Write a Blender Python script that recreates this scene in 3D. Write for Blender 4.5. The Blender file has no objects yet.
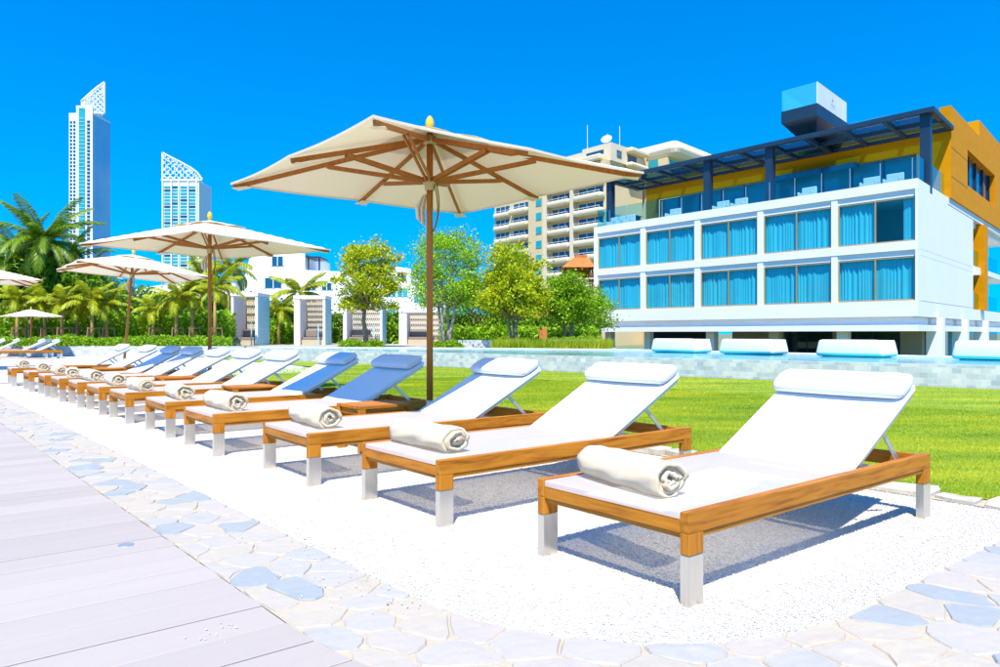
import bpy, bmesh, math, random
import numpy as np
from mathutils import Vector, Matrix
random.seed(7); RNG = np.random.default_rng(11)
C = bpy.context.scene.collection
SC = bpy.context.scene
# ------------------------------------------------------------------ camera, sky, sun, exposure
cam = bpy.data.cameras.new('camera'); cam.lens = 26.28; cam.sensor_width = 36.0
cam.clip_start = 0.05; cam.clip_end = 6000
cam_o = bpy.data.objects.new('camera', cam); C.objects.link(cam_o)
cam_o.location = (0, 0, 1.0); cam_o.rotation_euler = (math.radians(90), 0, 0)
SC.camera = cam_o
SUN_EL, SUN_RZ = 59.0, -5.0
w = bpy.data.worlds.new('World'); SC.world = w; w.use_nodes = True
nt = w.node_tree; nt.nodes.clear()
wo = nt.nodes.new('ShaderNodeOutputWorld'); bg = nt.nodes.new('ShaderNodeBackground')
sky = nt.nodes.new('ShaderNodeTexSky'); sky.sky_type = 'NISHITA'; sky.sun_disc = False
sky.sun_elevation = math.radians(SUN_EL); sky.sun_rotation = math.radians(180 - SUN_RZ)
sky.air_density = 1.0; sky.dust_density = 0.0; sky.ozone_density = 3.0; sky.altitude = 0
hs = nt.nodes.new('ShaderNodeHueSaturation'); hs.inputs['Saturation'].default_value = 1.75; hs.inputs['Hue'].default_value = .489; hs.inputs['Value'].default_value = 1.42
tcw = nt.nodes.new('ShaderNodeTexCoord'); sx = nt.nodes.new('ShaderNodeSeparateXYZ'); cx_ = nt.nodes.new('ShaderNodeCombineXYZ')
ma = nt.nodes.new('ShaderNodeMath'); ma.operation = 'MULTIPLY_ADD'; ma.inputs[1].default_value = 1.0; ma.inputs[2].default_value = .27   # clear tropical air: little whitening at the horizon
nt.links.new(tcw.outputs['Generated'], sx.inputs[0]); nt.links.new(sx.outputs[0], cx_.inputs[0]); nt.links.new(sx.outputs[1], cx_.inputs[1]); nt.links.new(sx.outputs[2], ma.inputs[0]); nt.links.new(ma.outputs[0], cx_.inputs[2]); nt.links.new(cx_.outputs[0], sky.inputs['Vector'])
nt.links.new(sky.outputs[0], hs.inputs['Color']); zr = nt.nodes.new('ShaderNodeValToRGB'); zr.color_ramp.elements[0].position = .08; zr.color_ramp.elements[0].color = (1, 1, 1, 1); zr.color_ramp.elements[1].position = .46; zr.color_ramp.elements[1].color = (.85, .74, 1.0, 1)
nt.links.new(sx.outputs[2], zr.inputs[0]); mz = nt.nodes.new('ShaderNodeMix'); mz.data_type = 'RGBA'; mz.blend_type = 'MULTIPLY'; mz.inputs['Factor'].default_value = 1.0   # deeper blue towards the zenith
nt.links.new(hs.outputs[0], mz.inputs[6]); nt.links.new(zr.outputs[0], mz.inputs[7]); nt.links.new(mz.outputs[2], bg.inputs[0]); nt.links.new(bg.outputs[0], wo.inputs[0])
bg.inputs[1].default_value = 0.15
sun = bpy.data.lights.new('sun', 'SUN'); sun.energy = 4.7; sun.angle = math.radians(0.53); sun.color = (1.0, 0.925, 0.79)
sun_o = bpy.data.objects.new('sun', sun); C.objects.link(sun_o)
sun_o.rotation_euler = (math.radians(90 - SUN_EL), 0, math.radians(SUN_RZ)); sun_o.location = (0, -20, 40)
vs = SC.view_settings; vs.view_transform = 'Standard'; vs.look = 'None'; vs.gamma = 1.0; vs.use_curve_mapping = False
vs.exposure = 0.70
SC.cycles.max_bounces = 8; SC.cycles.transparent_max_bounces = 16
SC.cycles.diffuse_bounces = 4; SC.cycles.caustics_reflective = False; SC.cycles.caustics_refractive = False

# ------------------------------------------------------------------ helpers
F = 730.0
def gp(px, py, z=0.0):                       # a measured photo point on a level plane -> place in the world
    Y = F * (1.0 - z) / (py - 333.5); return ((px - 500) / F * Y, Y)
def at(px, Y): return (px - 500) / F * Y
def zt(py, Y): return 1.0 + (333.5 - py) / F * Y

class MB:
    def __init__(s): s.v = []; s.f = []
    def add(s, vs, fs):
        n = len(s.v); s.v += [tuple(p) for p in vs]; s.f += [tuple(i + n for i in f) for f in fs]; return s
    def hexa(s, p):                            # p: 4 bottom then 4 top, ring order counter-clockwise from above
        return s.add(p, [(3, 2, 1, 0), (4, 5, 6, 7), (0, 1, 5, 4), (1, 2, 6, 5), (2, 3, 7, 6), (3, 0, 4, 7)])
    def box(s, x0, x1, y0, y1, z0, z1):
        return s.hexa([(x0, y0, z0), (x1, y0, z0), (x1, y1, z0), (x0, y1, z0), (x0, y0, z1), (x1, y0, z1), (x1, y1, z1), (x0, y1, z1)])
    def bar(s, a, b, wx, wz, up=(0, 0, 1)):    # rectangular bar a->b
        a = Vector(a); b = Vector(b); d = (b - a).normalized(); up = Vector(up)
        sd = d.cross(up)
        if sd.length < 1e-4: sd = d.cross(Vector((1, 0, 0)))
        sd.normalize(); u2 = sd.cross(d).normalized()
        sd = sd * wx / 2; u2 = u2 * wz / 2
        P = [a - sd - u2, a + sd - u2, b + sd - u2, b - sd - u2, a - sd + u2, a + sd + u2, b + sd + u2, b - sd + u2]
        return s.hexa(P)
    def tube(s, pts, r, n=8, cap=True):
        pts = [Vector(p) for p in pts]; m = len(pts)
        rr = r if isinstance(r, (list, tuple)) else [r] * m
        base = len(s.v); ref = Vector((0.31, 0.17, 0.93))
        for i, p in enumerate(pts):
            d = (pts[min(i + 1, m - 1)] - pts[max(i - 1, 0)]).normalized()
            q = ref
            if abs(d.dot(q)) > 0.95: q = Vector((1, 0, 0))
            a = d.cross(q).normalized(); b = d.cross(a).normalized()
            for k in range(n):
                t = 2 * math.pi * k / n; s.v.append(tuple(p + a * (math.cos(t) * rr[i]) + b * (math.sin(t) * rr[i])))
        for i in range(m - 1):
            for k in range(n):
                a0 = base + i * n + k; a1 = base + i * n + (k + 1) % n
                s.f.append((a0, a0 + n, a1 + n, a1))
        if cap:
            s.f.append(tuple(base + k for k in range(n))); s.f.append(tuple(base + (m - 1) * n + k for k in reversed(range(n))))
        return s
    def lathe(s, prof, n=16, c=(0, 0)):
        base = len(s.v)
        for r, z in prof:
            for k in range(n):
                t = 2 * math.pi * k / n; s.v.append((c[0] + r * math.cos(t), c[1] + r * math.sin(t), z))
        for i in range(len(prof) - 1):
            for k in range(n):
                a = base + i * n + k; b = base + i * n + (k + 1) % n; s.f.append((a, b, b + n, a + n))
        return s
    def prism(s, poly, z0, z1):                # poly counter-clockwise xy
        n = len(poly); base = len(s.v)
        s.v += [(p[0], p[1], z0) for p in poly] + [(p[0], p[1], z1) for p in poly]
        s.f.append(tuple(base + n + k for k in range(n))); s.f.append(tuple(base + k for k in reversed(range(n))))
        for k in range(n):
            j = (k + 1) % n; s.f.append((base + k, base + j, base + n + j, base + n + k))
        return s
    def mesh(s, name, smooth=False):
        me = bpy.data.meshes.new(name); me.from_pydata(s.v, [], s.f); me.update()
        if smooth: me.polygons.foreach_set('use_smooth', [True] * len(me.polygons))
        return me
    def build(s, name, mat, parent=None, smooth=False, bevel=0, seg=2, fixn=False):
        me = s.mesh(name, smooth)
        if fixn:
            bm = bmesh.new(); bm.from_mesh(me); bmesh.ops.recalc_face_normals(bm, faces=bm.faces); bm.to_mesh(me); bm.free()
        return obj(name, me, mat, parent, bevel, seg)
def obj(name, me, mat, parent=None, bevel=0, seg=2):
    o = bpy.data.objects.new(name, me); C.objects.link(o)
    if mat and len(me.materials) == 0: me.materials.append(mat)
    if parent is not None:
        o.parent = parent
        if parent.type == 'EMPTY': o.matrix_parent_inverse = Matrix.Translation(-Vector(parent.location))
    if bevel:
        m = o.modifiers.new('bevel', 'BEVEL'); m.width = bevel; m.segments = seg; m.limit_method = 'ANGLE'; m.angle_limit = math.radians(40)
        m.harden_normals = False
    return o
def raw(name, V, FA, mat, parent=None, smooth=False):   # numpy verts (n,3), faces (m,k)
    me = bpy.data.meshes.new(name); V = np.asarray(V, np.float32); FA = np.asarray(FA, np.int32)
    m, k = FA.shape
    me.vertices.add(len(V)); me.vertices.foreach_set('co', V.ravel())
    me.loops.add(m * k); me.loops.foreach_set('vertex_index', FA.ravel())
    me.polygons.add(m); me.polygons.foreach_set('loop_start', np.arange(0, m * k, k, dtype=np.int32))
    if smooth: me.polygons.foreach_set('use_smooth', np.ones(m, bool))
    me.update(calc_edges=True); me.validate()
    return obj(name, me, mat, parent)
def thing(name, label, cat, loc=(0, 0, 0), rz=0, group=None):
    o = bpy.data.objects.new(name, None); C.objects.link(o); o.location = loc; o.rotation_euler = (0, 0, rz); o.empty_display_size = .2
    return tag(o, label, cat, group)
def tag(o, label=None, cat=None, group=None, kind=None):
    if label: o['label'] = label
    if cat: o['category'] = cat
    if group: o['group'] = group
    if kind: o['kind'] = kind
    return o
def struct(o): o['kind'] = 'structure'; return o
def stuff(o): o['kind'] = 'stuff'; return o
def dup(root, loc, rz, label=None, scale=None):
    def cp(o, parent):
        c = o.copy(); C.objects.link(c); c.parent = parent
        for ch in o.children: cp(ch, c)
        return c
    r = cp(root, None); r.location = loc; r.rotation_euler = (0, 0, rz)
    if scale: r.scale = (scale,) * 3
    if label: r['label'] = label
    return r

# ------------------------------------------------------------------ materials
def mat(name, base=(.8, .8, .8), rough=.6, metal=0, spec=.5, var=None, scale=6, stretch=(1, 1, 1), bump=0, bscale=60, detail=4,
        trans=0, rnd=0, island=0, contrast=(.3, .7), bstretch=None, sheen=0, tcol=None, coat=0):
    m = bpy.data.materials.new(name); m.use_nodes = True; n = m.node_tree.nodes; L = m.node_tree.links
    b = n['Principled BSDF']; out = n['Material Output']
    b.inputs['Base Color'].default_value = (*base, 1); b.inputs['Roughness'].default_value = rough; b.inputs['Metallic'].default_value = metal
    b.inputs['Specular IOR Level'].default_value = spec
    if sheen: b.inputs['Sheen Weight'].default_value = sheen
    if coat: b.inputs['Coat Weight'].default_value = coat; b.inputs['Coat Roughness'].default_value = .15
    tc = n.new('ShaderNodeTexCoord'); col = None
    if var:
        mp = n.new('ShaderNodeMapping'); mp.inputs['Scale'].default_value = stretch; L.new(tc.outputs['Object'], mp.inputs['Vector'])
        oi = n.new('ShaderNodeObjectInfo')
        ad = n.new('ShaderNodeVectorMath'); ad.operation = 'ADD'
        cb = n.new('ShaderNodeCombineXYZ'); ml = n.new('ShaderNodeMath'); ml.operation = 'MULTIPLY'; ml.inputs[1].default_value = 37.0
        L.new(oi.outputs['Random'], ml.inputs[0]); L.new(ml.outputs[0], cb.inputs[0]); L.new(ml.outputs[0], cb.inputs[1])
        L.new(mp.outputs[0], ad.inputs[0]); L.new(cb.outputs[0], ad.inputs[1])
        nz = n.new('ShaderNodeTexNoise'); nz.inputs['Scale'].default_value = scale; nz.inputs['Detail'].default_value = detail; nz.inputs['Roughness'].default_value = .6
        L.new(ad.outputs[0], nz.inputs['Vector'])
        r = n.new('ShaderNodeValToRGB'); L.new(nz.outputs['Fac'], r.inputs[0]); cr = r.color_ramp
        cols = [base] + list(var)
        cr.elements[0].position = contrast[0]; cr.elements[0].color = (*cols[0], 1); cr.elements[1].position = contrast[1]; cr.elements[1].color = (*cols[-1], 1)
        for i in range(1, len(cols) - 1):
            e = cr.elements.new(contrast[0] + (contrast[1] - contrast[0]) * i / (len(cols) - 1)); e.color = (*cols[i], 1)
        col = r.outputs[0]
    if rnd or island:
        h = n.new('ShaderNodeHueSaturation')
        if col: L.new(col, h.inputs['Color'])
        else: h.inputs['Color'].default_value = (*base, 1)
        src = n.new('ShaderNodeNewGeometry').outputs['Random Per Island'] if island else n.new('ShaderNodeObjectInfo').outputs['Random']
        amt = island or rnd
        mr = n.new('ShaderNodeMapRange'); mr.inputs[3].default_value = 1 - amt; mr.inputs[4].default_value = 1 + amt; L.new(src, mr.inputs[0])
        L.new(mr.outputs[0], h.inputs['Value'])
        if island:
            m2 = n.new('ShaderNodeMapRange'); m2.inputs[3].default_value = .5 - island * .055; m2.inputs[4].default_value = .5 + island * .045
            wn = n.new('ShaderNodeTexWhiteNoise'); wn.noise_dimensions = '1D'; L.new(src, wn.inputs['W']); L.new(wn.outputs['Value'], m2.inputs[0]); L.new(m2.outputs[0], h.inputs['Hue'])
        col = h.outputs[0]
    if col: L.new(col, b.inputs['Base Color'])
    if bump:
        nb = n.new('ShaderNodeTexNoise'); nb.inputs['Scale'].default_value = bscale; nb.inputs['Detail'].default_value = 5
        if bstretch:
            mq = n.new('ShaderNodeMapping'); mq.inputs['Scale'].default_value = bstretch; L.new(tc.outputs['Object'], mq.inputs['Vector']); L.new(mq.outputs[0], nb.inputs['Vector'])
        else: L.new(tc.outputs['Object'], nb.inputs['Vector'])
        bp = n.new('ShaderNodeBump'); bp.inputs['Strength'].default_value = bump; bp.inputs['Distance'].default_value = .01
        L.new(nb.outputs['Fac'], bp.inputs['Height']); L.new(bp.outputs[0], b.inputs['Normal'])
    if trans:
        t = n.new('ShaderNodeBsdfTranslucent'); mx = n.new('ShaderNodeMixShader'); mx.inputs[0].default_value = trans
        if tcol: t.inputs[0].default_value = (*tcol, 1)
        elif col: L.new(col, t.inputs[0])
        else: t.inputs[0].default_value = (*base, 1)
        L.new(b.outputs[0], mx.inputs[1]); L.new(t.outputs[0], mx.inputs[2]); L.new(mx.outputs[0], out.inputs[0])
    return m
def glass(name, tint, refl=.12, rough=.02, gcol=(1, 1, 1)):
    m = bpy.data.materials.new(name); m.use_nodes = True; n = m.node_tree.nodes; L = m.node_tree.links; n.remove(n['Principled BSDF'])
    t = n.new('ShaderNodeBsdfTransparent'); t.inputs[0].default_value = (*tint, 1)
    g = n.new('ShaderNodeBsdfGlossy'); g.inputs['Roughness'].default_value = rough; g.inputs[0].default_value = (*gcol, 1)
    lw = n.new('ShaderNodeLayerWeight'); lw.inputs[0].default_value = .5
    pw = n.new('ShaderNodeMath'); pw.operation = 'POWER'; pw.inputs[1].default_value = 4.0; L.new(lw.outputs['Facing'], pw.inputs[0])
    ad = n.new('ShaderNodeMath'); ad.operation = 'MULTIPLY_ADD'; ad.inputs[1].default_value = .85; ad.inputs[2].default_value = refl; ad.use_clamp = True
    L.new(pw.outputs[0], ad.inputs[0]); mx = n.new('ShaderNodeMixShader'); L.new(ad.outputs[0], mx.inputs[0]); L.new(t.outputs[0], mx.inputs[1]); L.new(g.outputs[0], mx.inputs[2])
    L.new(mx.outputs[0], n['Material Output'].inputs[0]); return m

M = {}
M['fabric'] = mat('white_sling', (.82, .83, .835), .75, bump=.10, bscale=7, trans=.48, tcol=(.90, .85, .77))
M['seat'] = M['fabric'].copy()
_n = M['seat'].node_tree; _o = _n.nodes['Material Output']; _s = _o.inputs[0].links[0].from_socket; _t = _n.nodes.new('ShaderNodeBsdfTransparent'); _t.inputs[0].default_value = (1, .93, .82, 1); _m = _n.nodes.new('ShaderNodeMixShader'); _m.inputs[0].default_value = .22   # open weave
_n.links.new(_s, _m.inputs[1]); _n.links.new(_t.outputs[0], _m.inputs[2]); _n.links.new(_m.outputs[0], _o.inputs[0])
M['back'] = mat('white_backrest_sling', (.78, .80, .81), .75, bump=.10, bscale=7)
M['pillow'] = mat('white_pillow', (.72, .735, .75), .8, bump=.10, bscale=14)
M['wood'] = mat('teak', (.25, .075, .003), .5, spec=.25, var=[(.46, .165, .009), (.54, .215, .016)], scale=3.2, stretch=(1.2, 14, 14), detail=8, bump=.12, bscale=30, bstretch=(2, 40, 40), rnd=.12)
M['woody'] = mat('teak_cross', (.25, .075, .003), .5, spec=.25, var=[(.46, .165, .009), (.54, .215, .016)], scale=3.2, stretch=(14, 1.2, 14), detail=8, bump=.12, bscale=30, bstretch=(40, 2, 40), rnd=.12)
M['woodz'] = mat('teak_upright', (.25, .075, .003), .5, spec=.25, var=[(.48, .175, .01), (.54, .215, .016)], scale=3.2, stretch=(14, 14, 1.2), detail=8, bump=.12, bscale=30, bstretch=(40, 40, 2), rnd=.12)
M['steel'] = mat('brushed_steel', (.74, .69, .60), .30, metal=.92, var=[(.80, .75, .67)], scale=4, stretch=(30, 30, 1), bump=.03, bscale=40, bstretch=(30, 30, 1))
M['alu'] = mat('aluminium', (.62, .62, .6), .35, metal=.7)
M['towel'] = mat('terry_towel', (.70, .565, .36), .95, var=[(.77, .65, .45)], scale=9, bump=.55, bscale=420, sheen=.3)
M['canopy'] = mat('canopy_canvas', (.85, .77, .60), .85, bump=.08, bscale=500, trans=.14, tcol=(.85, .66, .38))
M['ribwood'] = mat('umbrella_hardwood', (.33, .115, .02), .5, spec=.3, var=[(.44, .165, .03)], scale=4, stretch=(8, 8, 2), bump=.08, bscale=60)
M['polewood'] = mat('umbrella_pole_wood', (.38, .13, .018), .5, spec=.3, var=[(.48, .18, .03)], scale=3, stretch=(12, 12, .8), bump=.06, bscale=60)
M['finial'] = mat('yellow_finial', (.70, .48, .03), .35)
M['rope'] = mat('rope', (.30, .13, .05), .8)
M['brass'] = mat('hub_metal', (.42, .33, .16), .4, metal=.5)
M['basepl'] = mat('umbrella_base_stone', (.35, .34, .33), .7)
M['gravel'] = mat('white_gravel', (.36, .33, .28), .9, var=[(.60, .57, .52), (.71, .69, .65)], scale=150, detail=3, bump=.9, bscale=170, contrast=(.28, .6))
M['pebble'] = mat('white_pebble', (.68, .655, .605), .85, island=.2)
M['grout'] = mat('sand_joint', (.43, .37, .27), .95, var=[(.50, .44, .33)], scale=30, bump=.4, bscale=140)
def stone_mat():
    m = mat('flagstone', (.24, .25, .26), .8, var=[(.44, .40, .34), (.36, .36, .35), (.58, .51, .40)], scale=4.5, detail=10, bump=.5, bscale=22, contrast=(.25, .75))
    n = m.node_tree.nodes; L = m.node_tree.links; b = n['Principled BSDF']
    src = b.inputs['Base Color'].links[0].from_socket
    oi = n.new('ShaderNodeObjectInfo'); r = n.new('ShaderNodeValToRGB'); r.color_ramp.interpolation = 'CONSTANT'
    cs = [(.46, .405, .32), (.43, .41, .37), (.49, .42, .32), (.44, .41, .375), (.47, .41, .36), (.23, .30, .35), (.50, .43, .32), (.45, .415, .37), (.38, .385, .375), (.48, .42, .335)]
    cr = r.color_ramp
    while len(cr.elements) > 1: cr.elements.remove(cr.elements[-1])
    cr.elements[0].color = (*cs[0], 1); cr.elements[0].position = 0
    for i in range(1, len(cs)): e = cr.elements.new(i / len(cs)); e.color = (*cs[i], 1)
    L.new(oi.outputs['Random'], r.inputs[0])
    mx = n.new('ShaderNodeMix'); mx.data_type = 'RGBA'; mx.inputs['Factor'].default_value = .55
    L.new(src, mx.inputs[6]); L.new(r.outputs[0], mx.inputs[7]); L.new(mx.outputs[2], b.inputs['Base Color']); return m
M['stone'] = stone_mat()
M['kerbstone'] = mat('kerb_stone', (.40, .37, .31), .85, var=[(.50, .46, .39), (.56, .53, .48)], scale=7, detail=8, bump=.7, bscale=30, rnd=.15)
M['plank'] = mat('composite_board', (.415, .366, .330), .6, spec=.3, var=[(.428, .379, .342), (.441, .391, .354)], scale=1.2, stretch=(1, 10, 1), detail=9, bump=.12, bscale=90, bstretch=(1, 25, 1), rnd=.06, contrast=(.25, .75))
M['deckgap'] = mat('deck_underside', (.10, .08, .08), .9)
M['soil'] = mat('terrace_base', (.35, .33, .28), .95, var=[(.42, .40, .34)], scale=3)
M['ground'] = mat('ground', (.20, .19, .15), .95, var=[(.14, .20, .07), (.26, .24, .19)], scale=.08, bump=.2, bscale=3)
M['lawn'] = mat('lawn_turf', (.12, .22, .004), .95, var=[(.22, .32, .006), (.40, .42, .010)], scale=.9, stretch=(.45, 1.5, 1), detail=8, bump=.6, bscale=90)
def grass_mat():
    m = mat('grass_blade', (.15, .32, .005), .6, var=[(.36, .47, .007), (.70, .64, .02)], scale=.8, stretch=(.45, 1.5, 1), detail=7, island=.32, trans=.38)
    return m
M['grass'] = grass_mat()
M['path'] = mat('pale_paving', (.62, .66, .68), .8, var=[(.72, .73, .72)], scale=3, bump=.15, bscale=30)
M['white'] = mat('white_render', (.80, .81, .82), .7, var=[(.84, .84, .84)], scale=.35, bump=.04, bscale=8)
M['white2'] = mat('white_plaster', (.70, .73, .76), .8, var=[(.78, .79, .80)], scale=.25)
M['cream'] = mat('cream_render', (.66, .50, .27), .8, var=[(.72, .56, .32)], scale=.2)
M['creamw'] = mat('cream_balcony', (.72, .59, .40), .8, var=[(.76, .64, .46)], scale=.4)
M['ochre'] = mat('ochre_cladding', (.62, .245, .0), .7, spec=.12, var=[(.69, .285, .001)], scale=.8, stretch=(1, 1, 3), bump=.05, bscale=10)
M['beige'] = mat('beige_panel', (.52, .42, .28), .7, var=[(.58, .48, .33)], scale=.7)
M['steelblue'] = mat('dark_steel_paint', (.012, .030, .060), .4, var=[(.018, .042, .078)], scale=.7)
M['bronze'] = mat('bronze_frame', (.46, .33, .17), .45, metal=.3)
M['pane'] = glass('tinted_pane', (.27, .85, .96), .05)
M['paneclear'] = glass('balustrade_glass', (.42, .80, .92), .05)
M['panedark'] = mat('dark_glass', (.010, .06, .13), .06, spec=.6, var=[(.015, .11, .20)], scale=.6)
M['paneteal'] = mat('teal_glass', (.02, .30, .36), .08, spec=.8, var=[(.04, .42, .46)], scale=.4)
M['paneblue'] = mat('blue_glass', (.18, .44, .68), .25, spec=.4, var=[(.24, .52, .74)], scale=.05)
M['curtain'] = mat('pale_curtain', (.62, .74, .78), .9, trans=.25, var=[(.72, .83, .86)], scale=2, stretch=(1, 1, .1))
M['room'] = mat('room_wall', (.55, .55, .55), .9)
M['dark'] = mat('dark_interior', (.05, .055, .06), .8)
M['wicker'] = mat('pale_wicker', (.55, .60, .62), .8, bump=.5, bscale=60)
M['tile'] = None
M['coping'] = mat('pool_coping', (.66, .68, .68), .6, var=[(.74, .75, .74)], scale=2)
M['poolfloor'] = mat('pool_tiles', (.05, .40, .48), .5, var=[(.08, .52, .58)], scale=8)
M['daybed'] = mat('white_vinyl', (.80, .80, .83), .55)
M['lattice'] = mat('beige_lattice', (.72, .61, .45), .7)
M['skytint'] = mat('sky_tinted_panel', (.30, .60, .68), .5, var=[(.36, .66, .73)], scale=.5); M['lining'] = mat('pale_lining', (.74, .72, .76), .6, var=[(.78, .76, .79)], scale=.5)  # facing panels: sky light and pool reflection put into the blue colour
M['cushion'] = mat('taupe_cushion', (.24, .20, .17), .9)
M['bark'] = mat('bark', (.20, .14, .08), .9, var=[(.34, .27, .18)], scale=9, stretch=(3, 3, .7), bump=.6, bscale=30)
M['barkpale'] = mat('pale_bark', (.32, .26, .18), .9, var=[(.50, .44, .34)], scale=6, stretch=(3, 3, .7), bump=.5, bscale=30)
M['palmbark'] = mat('palm_trunk', (.34, .20, .06), .9, var=[(.46, .31, .11)], scale=3, stretch=(1, 1, 6), bump=.5, bscale=20)
M['stake'] = mat('timber_stake', (.26, .16, .08), .9)
M['leafy'] = mat('yellow_green_leaf', (.46, .53, .008), .5, island=.5, trans=.4, spec=.35)
M['leafm'] = mat('mid_green_leaf', (.25, .45, .010), .5, island=.5, trans=.38, spec=.35)
M['leafd'] = mat('deep_green_leaf', (.13, .27, .008), .5, island=.5, trans=.33, spec=.35)
M['leafa'] = mat('airy_leaf', (.34, .55, .015), .5, island=.45, trans=.42, spec=.35)
M['palml'] = mat('palm_leaf', (.36, .41, .008), .45, island=.5, trans=.35, spec=.4)
M['palmd'] = mat('coconut_leaf', (.17, .30, .008), .42, island=.5, trans=.3, spec=.4)
M['tileroof'] = mat('orange_roof_tiles', (.42, .13, .02), .8, var=[(.55, .20, .04)], scale=2)
M['darkwood'] = mat('dark_timber', (.10, .04, .02), .7)
M['sign'] = mat('white_sign_panel', (.72, .76, .80), .4)
M['red'] = mat('red_mark', (.60, .06, .03), .5)
M['grey'] = mat('grey_lettering', (.35, .40, .45), .5)
M['metalw'] = mat('white_steel', (.80, .82, .84), .5)
def tile_mat():
    m = bpy.data.materials.new('pool_wall_tiles'); m.use_nodes = True; n = m.node_tree.nodes; L = m.node_tree.links; b = n['Principled BSDF']
    uv = n.new('ShaderNodeUVMap'); br = n.new('ShaderNodeTexBrick')
    br.inputs['Scale'].default_value = 1; br.inputs['Brick Width'].default_value = .15; br.inputs['Row Height'].default_value = .10; br.inputs['Mortar Size'].default_value = .003
    br.offset = .5
    br.inputs['Color1'].default_value = (.34, .41, .46, 1); br.inputs['Color2'].default_value = (.58, .59, .57, 1); br.inputs['Mortar'].default_value = (.62, .58, .50, 1); br.inputs['Bias'].default_value = 0
    nz = n.new('ShaderNodeTexNoise'); nz.inputs['Scale'].default_value = 4; nz.inputs['Detail'].default_value = 8
    h = n.new('ShaderNodeMix'); h.data_type = 'RGBA'; h.blend_type = 'OVERLAY'; h.inputs['Factor'].default_value = .28
    L.new(uv.outputs[0], br.inputs['Vector']); L.new(uv.outputs[0], nz.inputs['Vector'])
    L.new(br.outputs['Color'], h.inputs[6]); L.new(nz.outputs['Fac'], h.inputs[7])
    sa = n.new('ShaderNodeHueSaturation'); sa.inputs['Saturation'].default_value = .9; sa.inputs['Value'].default_value = 1.05
    L.new(h.outputs[2], sa.inputs['Color']); L.new(sa.outputs[0], b.inputs['Base Color']); b.inputs['Roughness'].default_value = .45
    bp = n.new('ShaderNodeBump'); bp.inputs['Strength'].default_value = .5; bp.inputs['Distance'].default_value = .01; L.new(br.outputs['Fac'], bp.inputs['Height']); bp.invert = True
    L.new(bp.outputs[0], b.inputs['Normal']); return m
M['tile'] = tile_mat()
def water_mat():
    m = bpy.data.materials.new('pool_water'); m.use_nodes = True; n = m.node_tree.nodes; L = m.node_tree.links; b = n['Principled BSDF']
    b.inputs['Roughness'].default_value = .07; b.inputs['IOR'].default_value = 1.33; b.inputs['Specular IOR Level'].default_value = .32
    tc = n.new('ShaderNodeTexCoord'); nz = n.new('ShaderNodeTexNoise'); nz.inputs['Scale'].default_value = 3.2; nz.inputs['Detail'].default_value = 4
    L.new(tc.outputs['Object'], nz.inputs['Vector']); bp = n.new('ShaderNodeBump'); bp.inputs['Strength'].default_value = .5; bp.inputs['Distance'].default_value = .06
    L.new(nz.outputs['Fac'], bp.inputs['Height']); L.new(bp.outputs[0], b.inputs['Normal'])
    r = n.new('ShaderNodeValToRGB'); n2 = n.new('ShaderNodeTexNoise'); n2.inputs['Scale'].default_value = .6; L.new(tc.outputs['Object'], n2.inputs['Vector']); L.new(n2.outputs['Fac'], r.inputs[0])
    r.color_ramp.elements[0].color = (.004, .20, .28, 1); r.color_ramp.elements[1].color = (.03, .44, .53, 1); r.color_ramp.elements[0].position = .38; r.color_ramp.elements[1].position = .6
    L.new(r.outputs[0], b.inputs['Base Color']); return m
M['water'] = water_mat()

# ------------------------------------------------------------------ layout axes (ground plan)
A = math.radians(38.67)
U = (math.cos(A), math.sin(A)); V = (-math.sin(A), math.cos(A))
def UV(u, v): return (u * U[0] + v * V[0], u * U[1] + v * V[1])
def u_in(v): return 1.47 - .035 * max(0, v - 2.34)
R_IN, CEN = 1.1, (2.57, 2.34)
# ------------------------------------------------------------------ setting
S = 4000
struct(MB().add([(-S, -S, -1.45), (S, -S, -1.45), (S, S, -1.45), (-S, S, -1.45)], [(0, 1, 2, 3)]).build('ground', M['ground']))
def sheet(name, poly, z, m):
    return struct(MB().add([(p[0], p[1], z) for p in poly], [tuple(range(len(poly)))]).build(name, m, fixn=False))
W0 = (8.85, 12.9); WD = (-.769, .639); WN = (.639, .769)
def PW(t, off=0): return (W0[0] + WD[0] * t + WN[0] * off, W0[1] + WD[1] * t + WN[1] * off)
terr = [(-60, -8), (22, -8), PW(-14), PW(24.6), (-11.4, 32.0), (-60, 32.0)]
sheet('terrace', terr, -.035, M['soil'])
# gravel bed
def path_pts():
    P = []
    for v in np.linspace(17.6, 2.34, 60): P.append((u_in(v), v))
    for k in range(1, 25):
        a = math.radians(180 + 90 * k / 24); P.append((CEN[0] + R_IN * math.cos(a), CEN[1] + R_IN * math.sin(a)))
    for u in np.linspace(2.7, 6.6, 14)[0:]: P.append((u, 1.24))
    return P
PATH = path_pts()
def u_back(v): return 4.78 - .02 * (v - 1.5)
gp_ = [UV(*p) for p in PATH if p[0] < 4.8 or p[1] > 2] 
poly = gp_ + [UV(u_back(1.24), 1.24)] + [UV(u_back(v), v) for v in np.linspace(1.3, 17.6, 20)]
poly = [(p[0], p[1]) for p in poly]
sheet('gravel_bed', poly, 0.0, M['gravel'])
sheet('far_gravel_bed', [UV(.2, 21.5), UV(9.2, 21.0), UV(9.2, 40), UV(-9, 40), UV(-9, 21.5)], 0.0, M['gravel'])
sheet('cross_path', [UV(-6, 17.85), UV(9, 17.6), UV(9.0, 21.0), UV(-6, 21.5)], .004, M['path'])
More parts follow.
